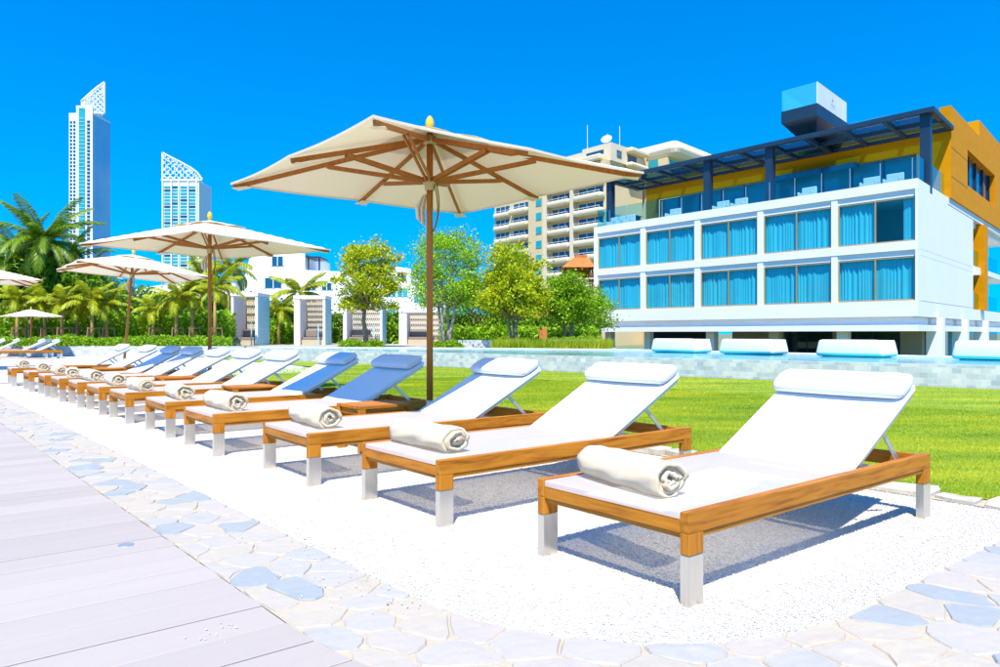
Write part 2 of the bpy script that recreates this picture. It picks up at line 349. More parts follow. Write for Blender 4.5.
lawn_poly = [UV(5.0, -8), PW(-13.9, -.02), PW(24.5, -.02), (-10.6, 31.9), (-13.2, 31.9), UV(9.2, 26), UV(9.2, 17.7), UV(u_back(17.6) + .2, 17.6)] + [UV(u_back(v) + .2, v) for v in np.linspace(16, -8, 10)]
sheet('lawn', lawn_poly, .012, M['lawn'])
# stone border: flagstones laid along the gravel edge
def interp_path():
    P = np.array(PATH); d = np.r_[0, np.cumsum(np.hypot(*np.diff(P, axis=0).T))]
    return P, d
PP, PD = interp_path()
def strip(a, b):
    p = np.array([np.interp(a, PD, PP[:, 0]), np.interp(a, PD, PP[:, 1])])
    q = np.array([np.interp(min(a + .03, PD[-1]), PD, PP[:, 0]), np.interp(min(a + .03, PD[-1]), PD, PP[:, 1])])
    r = np.array([np.interp(max(a - .03, 0), PD, PP[:, 0]), np.interp(max(a - .03, 0), PD, PP[:, 1])])
    t = q - r; t /= np.hypot(*t); nrm = np.array([t[1], -t[0]])     # outward
    wdt = .47 + .16 * np.clip((a - (PD[-1] - 4.6)) / 1.2, 0, 1)
    return UV(*(p + nrm * b * wdt))
bo = MB(); n = 140
aa = np.linspace(0, PD[-1], n)
vs_ = [(*strip(a, 0), .004) for a in aa] + [(*strip(a, 1), .004) for a in aa]
bo.add(vs_, [(i, i + 1, n + i + 1, n + i) for i in range(n - 1)])
border = struct(bo.build('stone_border', M['grout'], fixn=True))
def clip(poly, nx, ny, c):                     # keep nx*x+ny*y<=c
    out = []
    for i in range(len(poly)):
        p, q = poly[i], poly[(i + 1) % len(poly)]; dp = nx * p[0] + ny * p[1] - c; dq = nx * q[0] + ny * q[1] - c
        if dp <= 0: out.append(p)
        if dp * dq < 0: t = dp / (dp - dq); out.append((p[0] + (q[0] - p[0]) * t, p[1] + (q[1] - p[1]) * t))
    return out
def voronoi(seeds, x0, x1, y0, y1, gap):
    cells = []
    for i, s in enumerate(seeds):
        poly = [(x0, y0), (x1, y0), (x1, y1), (x0, y1)]
        for j, q in enumerate(seeds):
            if j == i or abs(q[0] - s[0]) > 1.6: continue
            d = (q[0] - s[0], q[1] - s[1]); L = math.hypot(*d); c = (d[0] * (q[0] + s[0]) + d[1] * (q[1] + s[1])) / 2 / L - gap / 2
            poly = clip(poly, d[0] / L, d[1] / L, c)
            if len(poly) < 3: break
        if len(poly) >= 3: cells.append(poly)
    return cells
LT = PD[-1]; seeds = []
rs = random.Random(5)
for tries in range(9000):
    a = rs.uniform(0, LT); b = rs.uniform(.02, .46)
    mind = .125 + .13 * rs.random() ** 1.4
    if all((a - q[0]) ** 2 * .7 + (b - q[1]) ** 2 * 1.25 > mind ** 2 for q in seeds): seeds.append((a, b))
cells = voronoi(seeds, 0, LT, 0.0, .47, .009)
def stone_obj(pts3, z0, z1, parent, mtl, name, ins=.008, tilt=.004):
    n = len(pts3); cx = sum(p[0] for p in pts3) / n; cy = sum(p[1] for p in pts3) / n
    tx, ty = rs.uniform(-tilt, tilt) * 3, rs.uniform(-tilt, tilt) * 3
    b = MB(); ring0 = []; ring1 = []; ring2 = []
    for p in pts3:
        d = math.hypot(p[0] - cx, p[1] - cy) + 1e-6; k = max(0, 1 - ins / d)
        ring0.append((p[0] - cx, p[1] - cy, z0)); ring1.append((p[0] - cx, p[1] - cy, z1 - .006))
        x, y = (p[0] - cx) * k, (p[1] - cy) * k
        ring2.append((x, y, z1 + tx * x + ty * y + rs.uniform(-.0012, .0012)))
    V_ = ring0 + ring1 + ring2; f = [tuple(range(2 * n, 3 * n))]
    for i in range(n):
        j = (i + 1) % n; f += [(i, j, n + j, n + i), (n + i, n + j, 2 * n + j, 2 * n + i)]
    b.add(V_, f); o = b.build(name, mtl, parent, fixn=True); o.location = (cx, cy, 0); return o
for poly in cells:
    ar = 0
    pts = []
    m_ = len(poly)
    for i in range(m_):                        # round off the corners and roughen the edges
        p, q = poly[i], poly[(i + 1) % m_]; L = math.hypot(q[0] - p[0], q[1] - p[1])
        ks = (.12, .5, .88) if L > .12 else (.3, .7) if L > .04 else (.5,)
        for k in ks:
            x = p[0] + (q[0] - p[0]) * k + rs.uniform(-.006, .006); y = p[1] + (q[1] - p[1]) * k + rs.uniform(-.006, .006)
            pts.append(strip(min(max(x, 0), LT), min(max(y, -.02), .49) / .47))
    if len(pts) >= 5: stone_obj(pts, -.02, .0095 + rs.uniform(-.0015, .003), border, M['stone'], 'flagstone', .005, .0015)
# kerb of rough stones between gravel and lawn
kb = MB(); kv = np.linspace(-2, 17.6, 40)
kb.add([(*UV(u_back(v), v), .006) for v in kv] + [(*UV(u_back(v) + .21, v), .006) for v in kv], [(i, 40 + i, 41 + i, i + 1) for i in range(39)])
kerb = struct(kb.build('kerb', M['grout'], fixn=True))
v = -1.8
while v < 17.4:
    l = rs.uniform(.14, .46); u0 = u_back(v) + rs.uniform(-.02, .03); w_ = rs.uniform(.14, .26)
    q = [(u0, v), (u0 + w_ * .5, v - .005), (u0 + w_, v + rs.uniform(0, .03)), (u0 + w_ + rs.uniform(-.03, .02), v + l * .5), (u0 + w_, v + l - .02), (u0 + w_ * .5, v + l - .008), (u0 + rs.uniform(-.01, .02), v + l - rs.uniform(.01, .04)), (u0 - rs.uniform(0, .025), v + l * .5)]
    stone_obj([UV(p[0] + rs.uniform(-.015, .015), p[1] + rs.uniform(-.006, .006)) for p in q], -.02, .036 + rs.uniform(-.012, .022), kerb, M['kerbstone'], 'kerb_stone', .012, .025); v += l + .012
# boarded deck
dk = MB(); vd = np.linspace(-6, 17.6, 60)
def u_deck(v):
    if v >= 2.34: return u_in(v) - .48
    if v > .77: return CEN[0] - math.sqrt(max((R_IN + .475) ** 2 - (CEN[1] - v) ** 2, 0))
    return 9.0
dk.add([(*UV(-9, -6), -.012), (*UV(-9, 17.6), -.012), (*UV(u_deck(17.6), 17.6), -.012)] + [(*UV(u_deck(v), v), -.012) for v in np.linspace(17, .8, 40)] + [(*UV(9, .6), -.012), (*UV(9, -6), -.012)], [tuple(range(45))])
deck = struct(dk.build('deck', M['deckgap'], fixn=True))
v = -1.0; Ainv = A
while v < 17.5:
    wv = .197; v0, v1 = v + .002, v + .002 + wv - .005
    e0, e1 = u_deck(v0) - .004, u_deck(v1) - .004
    if min(e0, e1) < -5: v += .2; continue
    s0 = -6.5
    cuts = [s0] + ([] if rs.random() < .5 else [rs.uniform(-3.5, -.8)])
    p = MB(); nn = 3
    b0 = [(s0, v0), (min(e0, e1) if abs(e0 - e1) > 2 else e0, v0), (min(e0, e1) if abs(e0 - e1) > 2 else e1, v1), (s0, v1)]
    z1 = .016 + rs.uniform(-.0012, .0012); c = (0.0, (v0 + v1) / 2)
    P4 = [(x - c[0], y - c[1]) for x, y in b0]
    p.prism(P4, -.010, z1)
    o = p.build('plank', M['plank'], deck, bevel=.002, seg=1); o.location = (*UV(*c), 0); o.rotation_euler = (0, 0, A); v += .2
dl = MB().lathe([(.0, .0), (.0, .0195), (.028, .0195), (.034, .0185), (.036, .014)], 24)
o = dl.build('deck_light', M['alu'], None); x, y = gp(126, 545, .016); o.location = (x, y, 0.0)
tag(o, 'small round metal light set flush into the boarded deck', 'deck light')
# white pebbles over the gravel
def inside_gravel(u, v):
    ok = (u > 1.47 - .035 * np.maximum(0, v - 2.34)) & (v > 1.24) & (u < 4.78) & (v < 17.6)
    cor = (u < CEN[0]) & (v < CEN[1]); ok &= ~(cor & ((u - CEN[0]) ** 2 + (v - CEN[1]) ** 2 > (R_IN + .0) ** 2))
    return ok
def octa(cent, size, rng):
    n = len(cent); base = np.array([[1, 0, 0], [-1, 0, 0], [0, 1, 0], [0, -1, 0], [0, 0, 1], [0, 0, -1]], float)
    sc = size[:, None] * np.stack([rng.uniform(.6, 1.25, n), rng.uniform(.6, 1.25, n), rng.uniform(.4, .8, n)], 1)
    q = rng.normal(size=(n, 4)); q /= np.linalg.norm(q, axis=1)[:, None]; w_, x, y, z = q.T
    Rm = np.stack([1 - 2 * (y * y + z * z), 2 * (x * y - z * w_), 2 * (x * z + y * w_), 2 * (x * y + z * w_), 1 - 2 * (x * x + z * z), 2 * (y * z - x * w_), 2 * (x * z - y * w_), 2 * (y * z + x * w_), 1 - 2 * (x * x + y * y)], 1).reshape(n, 3, 3)
    Vv = np.einsum('nij,kj->nki', Rm, base) * sc[:, None, :] + cent[:, None, :]
    f = np.array([[0, 2, 4], [2, 1, 4], [1, 3, 4], [3, 0, 4], [2, 0, 5], [1, 2, 5], [3, 1, 5], [0, 3, 5]])
    return Vv.reshape(-1, 3), (f[None] + (np.arange(n) * 6)[:, None, None]).reshape(-1, 3)
N = 150000
u = 1.4 + 3.45 * RNG.random(N); v = 1.24 + 9 * RNG.random(N) ** 1.7; k = inside_gravel(u, v); u, v = u[k], v[k]
k = RNG.random(len(u)) < np.where(v < 5, 1, .4); u, v = u[k], v[k]
cent = np.stack([u * U[0] + v * V[0], u * U[1] + v * V[1], RNG.uniform(0, .004, len(u))], 1)
# a few strays on the stones and boards
Ns = 60; us = 1.47 - np.abs(RNG.normal(0, .16, Ns)); vs2 = 2.2 + np.abs(RNG.normal(0, .8, Ns))
c2 = np.stack([us * U[0] + vs2 * V[0], us * U[1] + vs2 * V[1], np.full(Ns, .019)], 1)
px, py = gp(222, 636); c3 = np.stack([px + RNG.normal(0, .05, 14), py + RNG.normal(0, .06, 14), np.full(14, .0185)], 1)
cent = np.r_[cent, c2, c3]; size = RNG.uniform(.0028, .0062, len(cent))
Vp, Fp = octa(cent, size, RNG)
tag(stuff(raw('gravel', Vp, Fp, M['pebble'])), 'loose fine white pebbles spread under the loungers', 'gravel')
# grass
def grass(N, n_, hgt, wid, sel):
    u, v = sel(N); m_ = len(u)
    x = u * U[0] + v * V[0]; y = u * U[1] + v * V[1]
    k = (np.abs(x / y) < .8) & (y > 3) & ((x - W0[0]) * WN[0] + (y - W0[1]) * WN[1] < -.04) & (y < 31); x, y = x[k], y[k]; m_ = len(x)
    h = hgt * RNG.uniform(.5, 1.25, m_) ; a = RNG.uniform(0, 2 * np.pi, m_); wd = wid * RNG.uniform(.7, 1.3, m_) * (1 + np.maximum(0, y - 6) * .10)
    ca, sa = np.cos(a) * wd / 2, np.sin(a) * wd / 2
    lx, ly = RNG.normal(0, .45, m_) * h, RNG.normal(0, .45, m_) * h
    z = np.full(m_, .01)
    P = np.stack([np.stack([x - ca, y - sa, z], 1), np.stack([x + ca, y + sa, z], 1), np.stack([x + lx, y + ly, z + h], 1)], 1)
    return P.reshape(-1, 3), np.arange(m_ * 3).reshape(-1, 3)
V1, F1 = grass(520000, 0, .017, .0045, lambda N: (4.99 + 5.5 * RNG.random(N) ** 1.3, -3.5 + 17 * RNG.random(N)))
V2, F2 = grass(220000, 0, .018, .0065, lambda N: (5.0 + 13 * RNG.random(N), -6 + 26 * RNG.random(N)))
tag(stuff(raw('grass', np.r_[V1, V2], np.r_[F1, F2 + len(V1)], M['grass'])), 'short bright green lawn grass behind the loungers', 'grass')

# ------------------------------------------------------------------ pool
def uvbox_wall(name, pts, z0, z1, m, th=.22):
    """a low wall along a polyline, outer face with UVs in metres"""
    me = bpy.data.meshes.new(name); vv = []; ff = []; uvs = []
    d = 0
    for i in range(len(pts) - 1):
        p, q = Vector((*pts[i], 0)), Vector((*pts[i + 1], 0)); L = (q - p).length; t = (q - p) / L; nn = Vector((-t.y, t.x, 0)) * th
        b = len(vv)
        for X in (p, q, q + nn, p + nn): vv.append((X.x, X.y, z0))
        for X in (p, q, q + nn, p + nn): vv.append((X.x, X.y, z1))
        for f, u_ in (((0, 1, 5, 4), [(d, 0), (d + L, 0), (d + L, z1 - z0), (d, z1 - z0)]), ((4, 5, 6, 7), [(d, 0), (d + L, 0), (d + L, th), (d, th)]), ((2, 3, 7, 6), [(0, 0), (L, 0), (L, z1 - z0), (0, z1 - z0)]), ((1, 2, 6, 5), [(0, 0), (th, 0), (th, .4), (0, .4)]), ((3, 0, 4, 7), [(0, 0), (th, 0), (th, .4), (0, .4)])):
            ff.append(tuple(b + k for k in f)); uvs += u_
        d += L
    me.from_pydata(vv, [], ff); ul = me.uv_layers.new(name='UVMap')
    for i, c in enumerate(uvs): ul.data[i].uv = c
    return obj(name, me, m)
pool_w = tag(uvbox_wall('pool_wall', [PW(24.6), PW(-14)], -.03, .425, M['tile'], .2), 'low pale tiled wall holding the raised pool beside the lawn', 'wall')
FE = [(15.4, 11.6), (9.4, 18.9), (4.3, 25.1), (-1.5, 27.6), (-9.8, 29.6)]
wat = [PW(-14, .19), (17.9, 8.6)] + FE + [PW(24.5, .19)]
sheet('pool_water', wat, .418, M['water'])
sheet('pool_floor', [PW(-14, .2), (17.9, 8.6)] + FE + [PW(24.5, .2)], -.35, M['poolfloor'])
fe = thing('pool_coping', 'long pale stone coping along the far edge of the pool', 'coping', (FE[1][0], FE[1][1], 0))
for i in range(len(FE) - 1):
    p, q = Vector((*FE[i], 0)), Vector((*FE[i + 1], 0)); L = (q - p).length; t = (q - p) / L; nn = Vector((t.y, -t.x, 0)) * .42
    k = max(1, int(L / 1.1))
    for j in range(k):
        a = p + t * (L * j / k + .006); b = p + t * (L * (j + 1) / k - .006)
        MB().hexa([(*a.xy, .02), (*(a + nn).xy, .02), (*(b + nn).xy, .02), (*b.xy, .02), (*a.xy, .455), (*(a + nn).xy, .455), (*(b + nn).xy, .455), (*b.xy, .455)]).build('coping_slab', M['coping'], fe, fixn=True, bevel=.01, seg=1)
sheet('garden_terrace', [(-70, 32.25), (-11.4, 32.25), (-9.8, 29.9), (-1.4, 27.95), (4.5, 25.45), (6.6, 50), (6.6, 75), (-70, 75)], .36, M['soil'])
tag(uvbox_wall('planter_wall', [(-60, 32.0), (-11.2, 32.0)], -.03, .44, M['tile'], .25), 'low pale stone wall in front of the palm garden', 'wall')

# ------------------------------------------------------------------ sun loungers
LW, LL, LH = .83, 2.13, .344
def make_lounger():
    t = thing('sun_lounger', 'x', 'sun lounger', group='white sun loungers on the gravel')
    th = .042
    for y0 in (0, LW - th):
        b = MB().box(0, LL, y0, y0 + th, .267, LH); b.box(.0875, LL - .0875, y0 + .007, y0 + th - .007, .245, .2665)
        b.build('side_rail', M['wood'], t, bevel=.003)
        for x0 in (0, LL - .087):
            l = MB().box(x0, x0 + .087, y0, y0 + th, .186, .2665).build('leg', M['woodz'], t, bevel=.003)
            s = MB().box(x0 + .0005, x0 + .0865, y0 + .0005, y0 + th - .0005, -.03, .1855); s.build('steel_foot', M['steel'], l, bevel=.002)
    MB().box(.004, .04, th + .0005, LW - th - .0005, .262, .315).box(.012, .034, th + .0005, LW - th - .0005, .243, .2615).build('end_rail', M['woody'], t, bevel=.003)
    MB().box(LL - .042, LL - .006, th + .0005, LW - th - .0005, .262, .336).build('end_rail', M['woody'], t, bevel=.003)
    for x in (1.24,): MB().box(x, x + .035, th, LW - th, .27, .312).build('cross_bar', M['woody'], t)
    # seat sling: a slightly dished slab
    def slab(fx, nx, ny, y0, y1, thk, sag):
        b = MB(); top = []; bot = []
        for i in range(nx + 1):
            for j in range(ny + 1):
                s = i / nx; r = j / ny; p, nrm = fx(s); d = sag * (1 - (2 * r - 1) ** 2) * (1 - (2 * s - 1) ** 4)
                y = y0 + (y1 - y0) * r
                top.append((p[0] - nrm[0] * d, y, p[1] - nrm[1] * d)); bot.append((p[0] - nrm[0] * thk, y, p[1] - nrm[1] * thk))
        n1 = len(top); id_ = lambda i, j: i * (ny + 1) + j; f = []
        for i in range(nx):
            for j in range(ny):
                f.append((id_(i, j), id_(i + 1, j), id_(i + 1, j + 1), id_(i, j + 1)))
        for i in range(nx):
            f.append((id_(i, 0), n1 + id_(i, 0), n1 + id_(i + 1, 0), id_(i + 1, 0))); f.append((id_(i, ny), id_(i + 1, ny), n1 + id_(i + 1, ny), n1 + id_(i, ny)))
        for j in range(ny):
            f.append((id_(0, j), id_(0, j + 1), n1 + id_(0, j + 1), n1 + id_(0, j))); f.append((id_(nx, j), n1 + id_(nx, j), n1 + id_(nx, j + 1), id_(nx, j + 1)))
        return b.add(top + bot, f)
    slab(lambda s: ((.001 + 1.30 * s, .3425), (0, 1)), 14, 8, th + .003, LW - th - .003, .026, .006).build('seat_sling', M['seat'], t, smooth=True, bevel=.006, seg=3, fixn=True)
    hx, hz, tx, tz = 1.302, .338, 2.05, .722; L = math.hypot(tx - hx, tz - hz); dx, dz = (tx - hx) / L, (tz - hz) / L; nx_, nz_ = -dz, dx
    bk = slab(lambda s: ((hx + dx * L * s, hz + dz * L * s), (nx_, nz_)), 10, 8, th + .006, LW - th - .006, .03, .008).build('backrest', M['back'], t, smooth=True, bevel=.006, seg=3, fixn=True)
    fr = MB()
    for y in (th + .03, LW - th - .03): fr.bar((hx - nx_ * .043, y, hz - nz_ * .043), (tx - dx * .02 - nx_ * .043, y, tz - dz * .02 - nz_ * .043), .03, .024, (nx_, 0, nz_))
    fr.build('backrest_frame', M['alu'], bk)
    # head bolster
    b = MB(); prof = []
    m_ = 20
    for k in range(m_):
        a = 2 * math.pi * k / m_; ca, sa = math.cos(a), math.sin(a)
        s_ = .104 * (abs(ca) ** .62) * (1 if ca > 0 else -1); n_ = .039 * (abs(sa) ** .72) * (1 if sa > 0 else -1)
        prof.append((s_, n_))
    ys = [0, .004, .014, .03, .10, .25, .373, .5, .646, .716, .732, .742, .746]
    sc = [.62, .80, .92, .985, 1, 1.01, 1.02, 1.01, 1, .985, .92, .80, .62]
    cs, cn = L - .092, .041; rings = []
    for y, q in zip(ys, sc):
        rings.append([(hx + dx * (cs + s_ * q) + nx_ * (cn + n_ * q), th + y * (LW - 2 * th) / .746, hz + dz * (cs + s_ * q) + nz_ * (cn + n_ * q)) for s_, n_ in prof])
    vv = [p for r in rings for p in r]; ff = []
    for i in range(len(rings) - 1):
        for k in range(m_): ff.append((i * m_ + k, i * m_ + (k + 1) % m_, (i + 1) * m_ + (k + 1) % m_, (i + 1) * m_ + k))
    ff += [tuple(reversed(range(m_))), tuple((len(rings) - 1) * m_ + k for k in range(m_))]
    b.add(vv, ff).build('headrest', M['pillow'], t, smooth=True, fixn=True)
    # props behind the backrest
    for y in (th + .05, LW - th - .05):
        a = (hx + dx * .46 - nx_ * .05, y, hz + dz * .46 - nz_ * .05); MB().bar(a, (1.93, y, .325), .008, .026).build('prop', M['alu'], t)
    MB().tube([(hx + dx * .46 - nx_ * .05, th + .04, hz + dz * .46 - nz_ * .05), (hx + dx * .46 - nx_ * .05, LW - th - .04, hz + dz * .46 - nz_ * .05)], .008, 8).build('prop_bar', M['alu'], t)
    MB().tube([(1.62, th, .318), (1.62, LW - th, .318)], .010, 8).build('prop_rest', M['alu'], t)
    return t
row = [(.6885, 2.656), (-.3095, 3.759), (-1.248, 4.765), (-2.320, 5.920), (-3.182, 6.955), (-4.136, 8.068)]
for Yv in (8.93, 9.78, 10.62, 11.42, 12.42, 13.75): row.append((.6885 - .8914 * (Yv - 2.656), Yv))
far = [(-19.0, 27.6), (-20.2, 28.6), (-20.7, 29.8), (-22.3, 30.2), (-23.3, 30.75)]
ordn = ['nearest', 'second', 'third', 'fourth', 'fifth', 'sixth', 'seventh', 'eighth', 'ninth', 'tenth', 'eleventh', 'twelfth']
desc = {0: 'nearest and largest white sun lounger on teak frame at the right', 1: 'second white sun lounger from the right, beside the nearest one', 2: 'third white sun lounger from the right, in front of the large parasol pole',
        3: 'fourth sun lounger from the right with its backrest in solid blue shade', 4: 'fifth sun lounger from the right with its backrest half in shade'}
L0 = make_lounger(); loungers = []
for i, (x, y) in enumerate(row):
    lab = desc.get(i, f'{ordn[i]} sun lounger from the right in the long front row')
    o = L0 if i == 0 else dup(L0, (x, y, 0), A)
    o.location = (x, y, 0); o.rotation_euler = (0, 0, A + math.radians([0, .6, -.5, .4, -.3, .8, .3, -.7, .5, -.4, .3, 0][i])); o['label'] = lab; loungers.append(o)
fl = ['nearest of the far sun loungers at the left edge', 'second of the far loungers at the left edge, behind the nearest', 'middle one of five far loungers by the small parasol', 'fourth of the far loungers at the left, under the small parasol', 'farthest white sun lounger at the left edge below the palms']
for i, (x, y) in enumerate(far): o = dup(L0, (x, y, 0), A, fl[i]); o['group'] = 'far white sun loungers'

# ------------------------------------------------------------------ rolled towels
def towel_mesh(seed):
    r = random.Random(seed); turns = r.uniform(3.6, 4.2); r0, r1 = .005, .080; n = 160; ny = 14; Lh = .275; thk = .0099
    ph = r.uniform(0, 6.28); fl_ = r.uniform(.88, .95); b = MB()
    def off(a, y): return .0030 * math.sin(3 * a + 9 * y + ph) + .0022 * math.sin(7 * a - 23 * y + 2 * ph) + .0016 * math.sin(31 * y + ph + a)
    idx = {}
    for i in range(n + 1):
        f = i / n; a = -math.pi * .35 + 2 * math.pi * turns * (f - 1); rr = r0 + (r1 - r0) * f + .004 * math.sin(2 * a + ph) * (1 - f)
        for j in range(ny + 1):
            g = j / ny; y = (-1 + 2 * g) * (Lh + .012 * math.sin(a * .5 + ph) - .010 * ((a / 6.2832) % 1.0) + .012 * (1 - f) * (1 if g < .5 else .6) * math.sin(a + ph)); w = off(a, y)
            for s, q in ((0, rr + w + thk * .95), (1, rr + w - thk * .95)):
                idx[(i, j, s)] = len(b.v); x = q * math.cos(a) * 1.16; z = q * math.sin(a) * fl_
                z = max(z, -r1 * fl_ * .97); b.v.append((x, y, z + r1 * fl_))
    for i in range(n):
        for j in range(ny):
            b.f.append((idx[i, j, 0], idx[i + 1, j, 0], idx[i + 1, j + 1, 0], idx[i, j + 1, 0])); b.f.append((idx[i, j, 1], idx[i, j + 1, 1], idx[i + 1, j + 1, 1], idx[i + 1, j, 1]))
        b.f.append((idx[i, 0, 0], idx[i, 0, 1], idx[i + 1, 0, 1], idx[i + 1, 0, 0])); b.f.append((idx[i, ny, 0], idx[i + 1, ny, 0], idx[i + 1, ny, 1], idx[i, ny, 1]))
    for i in (0, n):
        for j in range(ny): b.f.append((idx[i, j, 0], idx[i, j + 1, 0], idx[i, j + 1, 1], idx[i, j, 1]))
    return b.mesh('towel', True)
tm = [towel_mesh(s) for s in (3, 8, 21, 34)]
for m_ in tm: m_.materials.append(M['towel'])
for i, (x, y) in enumerate(row):
    o = bpy.data.objects.new('rolled_towel', tm[i % 4]); C.objects.link(o)
    vv_ = (.47 if i == 0 else .445) + [0, .02, .02, .0, .03, -.02, 0, .03, 0, 0, 0, 0][i]; uu = .235 + rs.uniform(-.02, .03)
    o.location = (x + uu * U[0] + vv_ * V[0], y + uu * U[1] + vv_ * V[1], .3405); o.rotation_euler = (0, 0, A + math.radians([-10, 0, -3, 1, -4, 2, -2, 3, -8, 0, -3, 1][i])); o.scale = (1, [.94, 1.10, 1.04, 1.08, 1.05, 1.07, 1.02, 1.08, .96, 1.02, 1.05, 1.02][i], 1.0)
    tag(o, f'rolled cream towel on the foot of the {ordn[i]} lounger from the right', 'towel', 'rolled towels on the loungers')

# ------------------------------------------------------------------ parasols
def make_umbrella(hx=1.37, hy=1.41, ze=2.455, zp=2.875):
    t = thing('parasol', 'x', 'parasol', group='cream market parasols')
    n = 24; b = MB(); 
    def cz(a, c):
        h = max(abs(a), abs(c)); lo = min(abs(a), abs(c)); r = lo / h if h > 1e-6 else 0
        sag = .016 * math.sin(math.pi * min(1, r * 1.0)) * h * (1 - .25 * h)       # panels sag between mid rib and hip rib
        return zp - (zp - ze) * h ** 1.04 - sag
    for i in range(n + 1):
        for j in range(n + 1):
            a, c = -1 + 2 * i / n, -1 + 2 * j / n; pull = 1 - .01 * (1 - (2 * abs(c) - 1) ** 2) * (abs(a) >= .999); pull2 = 1 - .01 * (1 - (2 * abs(a) - 1) ** 2) * (abs(c) >= .999)
            b.v.append((a * hx * pull, c * hy * pull2, cz(a, c)))
    id_ = lambda i, j: i * (n + 1) + j
    for i in range(n):
        for j in range(n): b.f.append((id_(i, j), id_(i + 1, j), id_(i + 1, j + 1), id_(i, j + 1)))
    ring = [id_(i, 0) for i in range(n)] + [id_(n, j) for j in range(n)] + [id_(i, n) for i in range(n, 0, -1)] + [id_(0, j) for j in range(n, 0, -1)]
    base = len(b.v)
    for k in ring: p = b.v[k]; b.v.append((p[0] * .999, p[1] * .999, p[2] - .018))
    m_ = len(ring)
    for k in range(m_): b.f.append((ring[k], base + k, base + (k + 1) % m_, ring[(k + 1) % m_]))
    can = b.build('canopy', M['canopy'], t, smooth=True)
    e = can.modifiers.new('edge', 'EDGE_SPLIT'); e.split_angle = math.radians(40)
    v_ = MB(); k_ = 8; q = .30                                                     # vent cap
    for i in range(k_ + 1):
        for j in range(k_ + 1):
            a, c = -1 + 2 * i / k_, -1 + 2 * j / k_; h = max(abs(a), abs(c)); lo = min(abs(a), abs(c))
            v_.v.append((a * hx * q, c * hy * q, zp + .012 - (zp - ze) * q * h * .93 + .02 * math.sin(math.pi * lo / max(h, 1e-6)) * h))
    for i in range(k_):
        for j in range(k_): v_.f.append((i * (k_ + 1) + j, (i + 1) * (k_ + 1) + j, (i + 1) * (k_ + 1) + j + 1, i * (k_ + 1) + j + 1))
    v_.build('vent_cap', M['canopy'], can, smooth=True)
    pole = MB().tube([(0, 0, .02), (0, 0, 2.89)], .030, 14).build('pole', M['polewood'], t, smooth=False)
    for p in pole.data.polygons: p.use_smooth = True
    MB().lathe([(.012, 2.88), (.024, 2.893), (.026, 2.91), (.036, 2.925), (.041, 2.955), (.037, 2.985), (.024, 3.012), (.008, 3.030), (0, 3.032)], 16).build('finial', M['finial'], t, smooth=True)
    MB().lathe([(.03, 2.76), (.060, 2.765), (.066, 2.80), (.060, 2.835), (.03, 2.84)], 16).build('crown_hub', M['brass'], t, smooth=True)
    MB().lathe([(.031, 2.33), (.045, 2.335), (.050, 2.38), (.066, 2.40), (.070, 2.44), (.060, 2.46), (.031, 2.465)], 16).build('sliding_hub', M['brass'], t, smooth=True)
    for a, c in ((1, 1), (1, -1), (-1, 1), (-1, -1), (1, 0), (-1, 0), (0, 1), (0, -1)):
        e_ = Vector((a * hx * .985, c * hy * .985, ze - .045)); d = Vector((a * hx, c * hy, 0)).normalized()
        s = Vector((d.x * .05, d.y * .05, 2.80))
        rb = MB().bar(s, e_, .022, .042).build('rib', M['ribwood'], t, bevel=.003, seg=1)
        f = .50 if a and c else .62
        m2 = s + (e_ - s) * f + Vector((0, 0, -.022)); s0 = Vector((d.x * .06, d.y * .06, 2.42))
        sd = Vector((-d.y, d.x, 0)) * .020
        MB().bar(s0 + sd, m2 + sd, .014, .034).bar(s0 - sd, m2 - sd, .014, .034).build('strut', M['ribwood'], rb)
        pk = e_ + Vector((0, 0, .012)); side = Vector((-d.y, d.x, 0)) * .07
        MB().add([pk + side * 1.0 + Vector((0, 0, -.03)) - d * .02, pk - side + Vector((0, 0, -.03)) - d * .02, pk - side * .7 - d * .16 + Vector((0, 0, -.012)), pk + side * .7 - d * .16 + Vector((0, 0, -.012))], [(0, 1, 2, 3)]).build('rib_pocket', M['canopy'], can)
    # folded strap hanging beside the pole, pull cord
    fb = MB(); cols = 7
    for i in range(cols + 1):
        a = i / cols; x = -.040 - .085 * a; y = .03 * math.sin(a * 14)
        fb.v += [(x * .62, y * .5 + .02, 2.31 - .02 * a), (x * 1.15, y * 1.2 + .02, 2.15 + .05 * a), (x * 1.05, y + .02, 1.99 + .09 * a)]
    for i in range(cols):
        for k in (0, 1): fb.f.append((i * 3 + k, i * 3 + k + 1, i * 3 + 4 + k, i * 3 + 3 + k))
    st = fb.build('tie_strap', M['canopy'], t); st.rotation_euler = (0, 0, -A)
    pts = [(.045 + .028 * math.sin(k / 20 * math.pi * 3), -.02 + .01 * math.cos(k), 2.40 - .46 * math.sin(k / 20 * math.pi)) for k in range(21)]
    pts = [(x + .02 * (i / 20), y, z) for i, (x, y, z) in enumerate(pts)]
    rp = MB().tube(pts, .006, 6).build('pull_cord', M['rope'], t, smooth=True); rp.rotation_euler = (0, 0, -A)
    MB().box(-.30, .30, -.30, .30, -.012, .05).build('base', M['basepl'], t, bevel=.01)
    MB().tube([(0, 0, .0501), (0, 0, .38)], .040, 14).build('base_sleeve', M['steel'], t)
    return t
um = make_umbrella()
um.location = (-.655, 6.81, 0); um.rotation_euler = (0, 0, A); um['label'] = 'large cream parasol with wooden ribs in front of the tall apartment block'
dup(um, (-4.83, 12.15, 0), A + .36, 'second cream parasol, below the two white towers')
o = dup(um, (at(123, 17.2), 17.2, 0), A, 'third cream parasol on a leaning pole, behind the second'); o.rotation_euler = (0, math.radians(4.5), A)
o = dup(um, (-14.3, 19.95, 0), A, 'parasol cut off by the left edge of the picture')
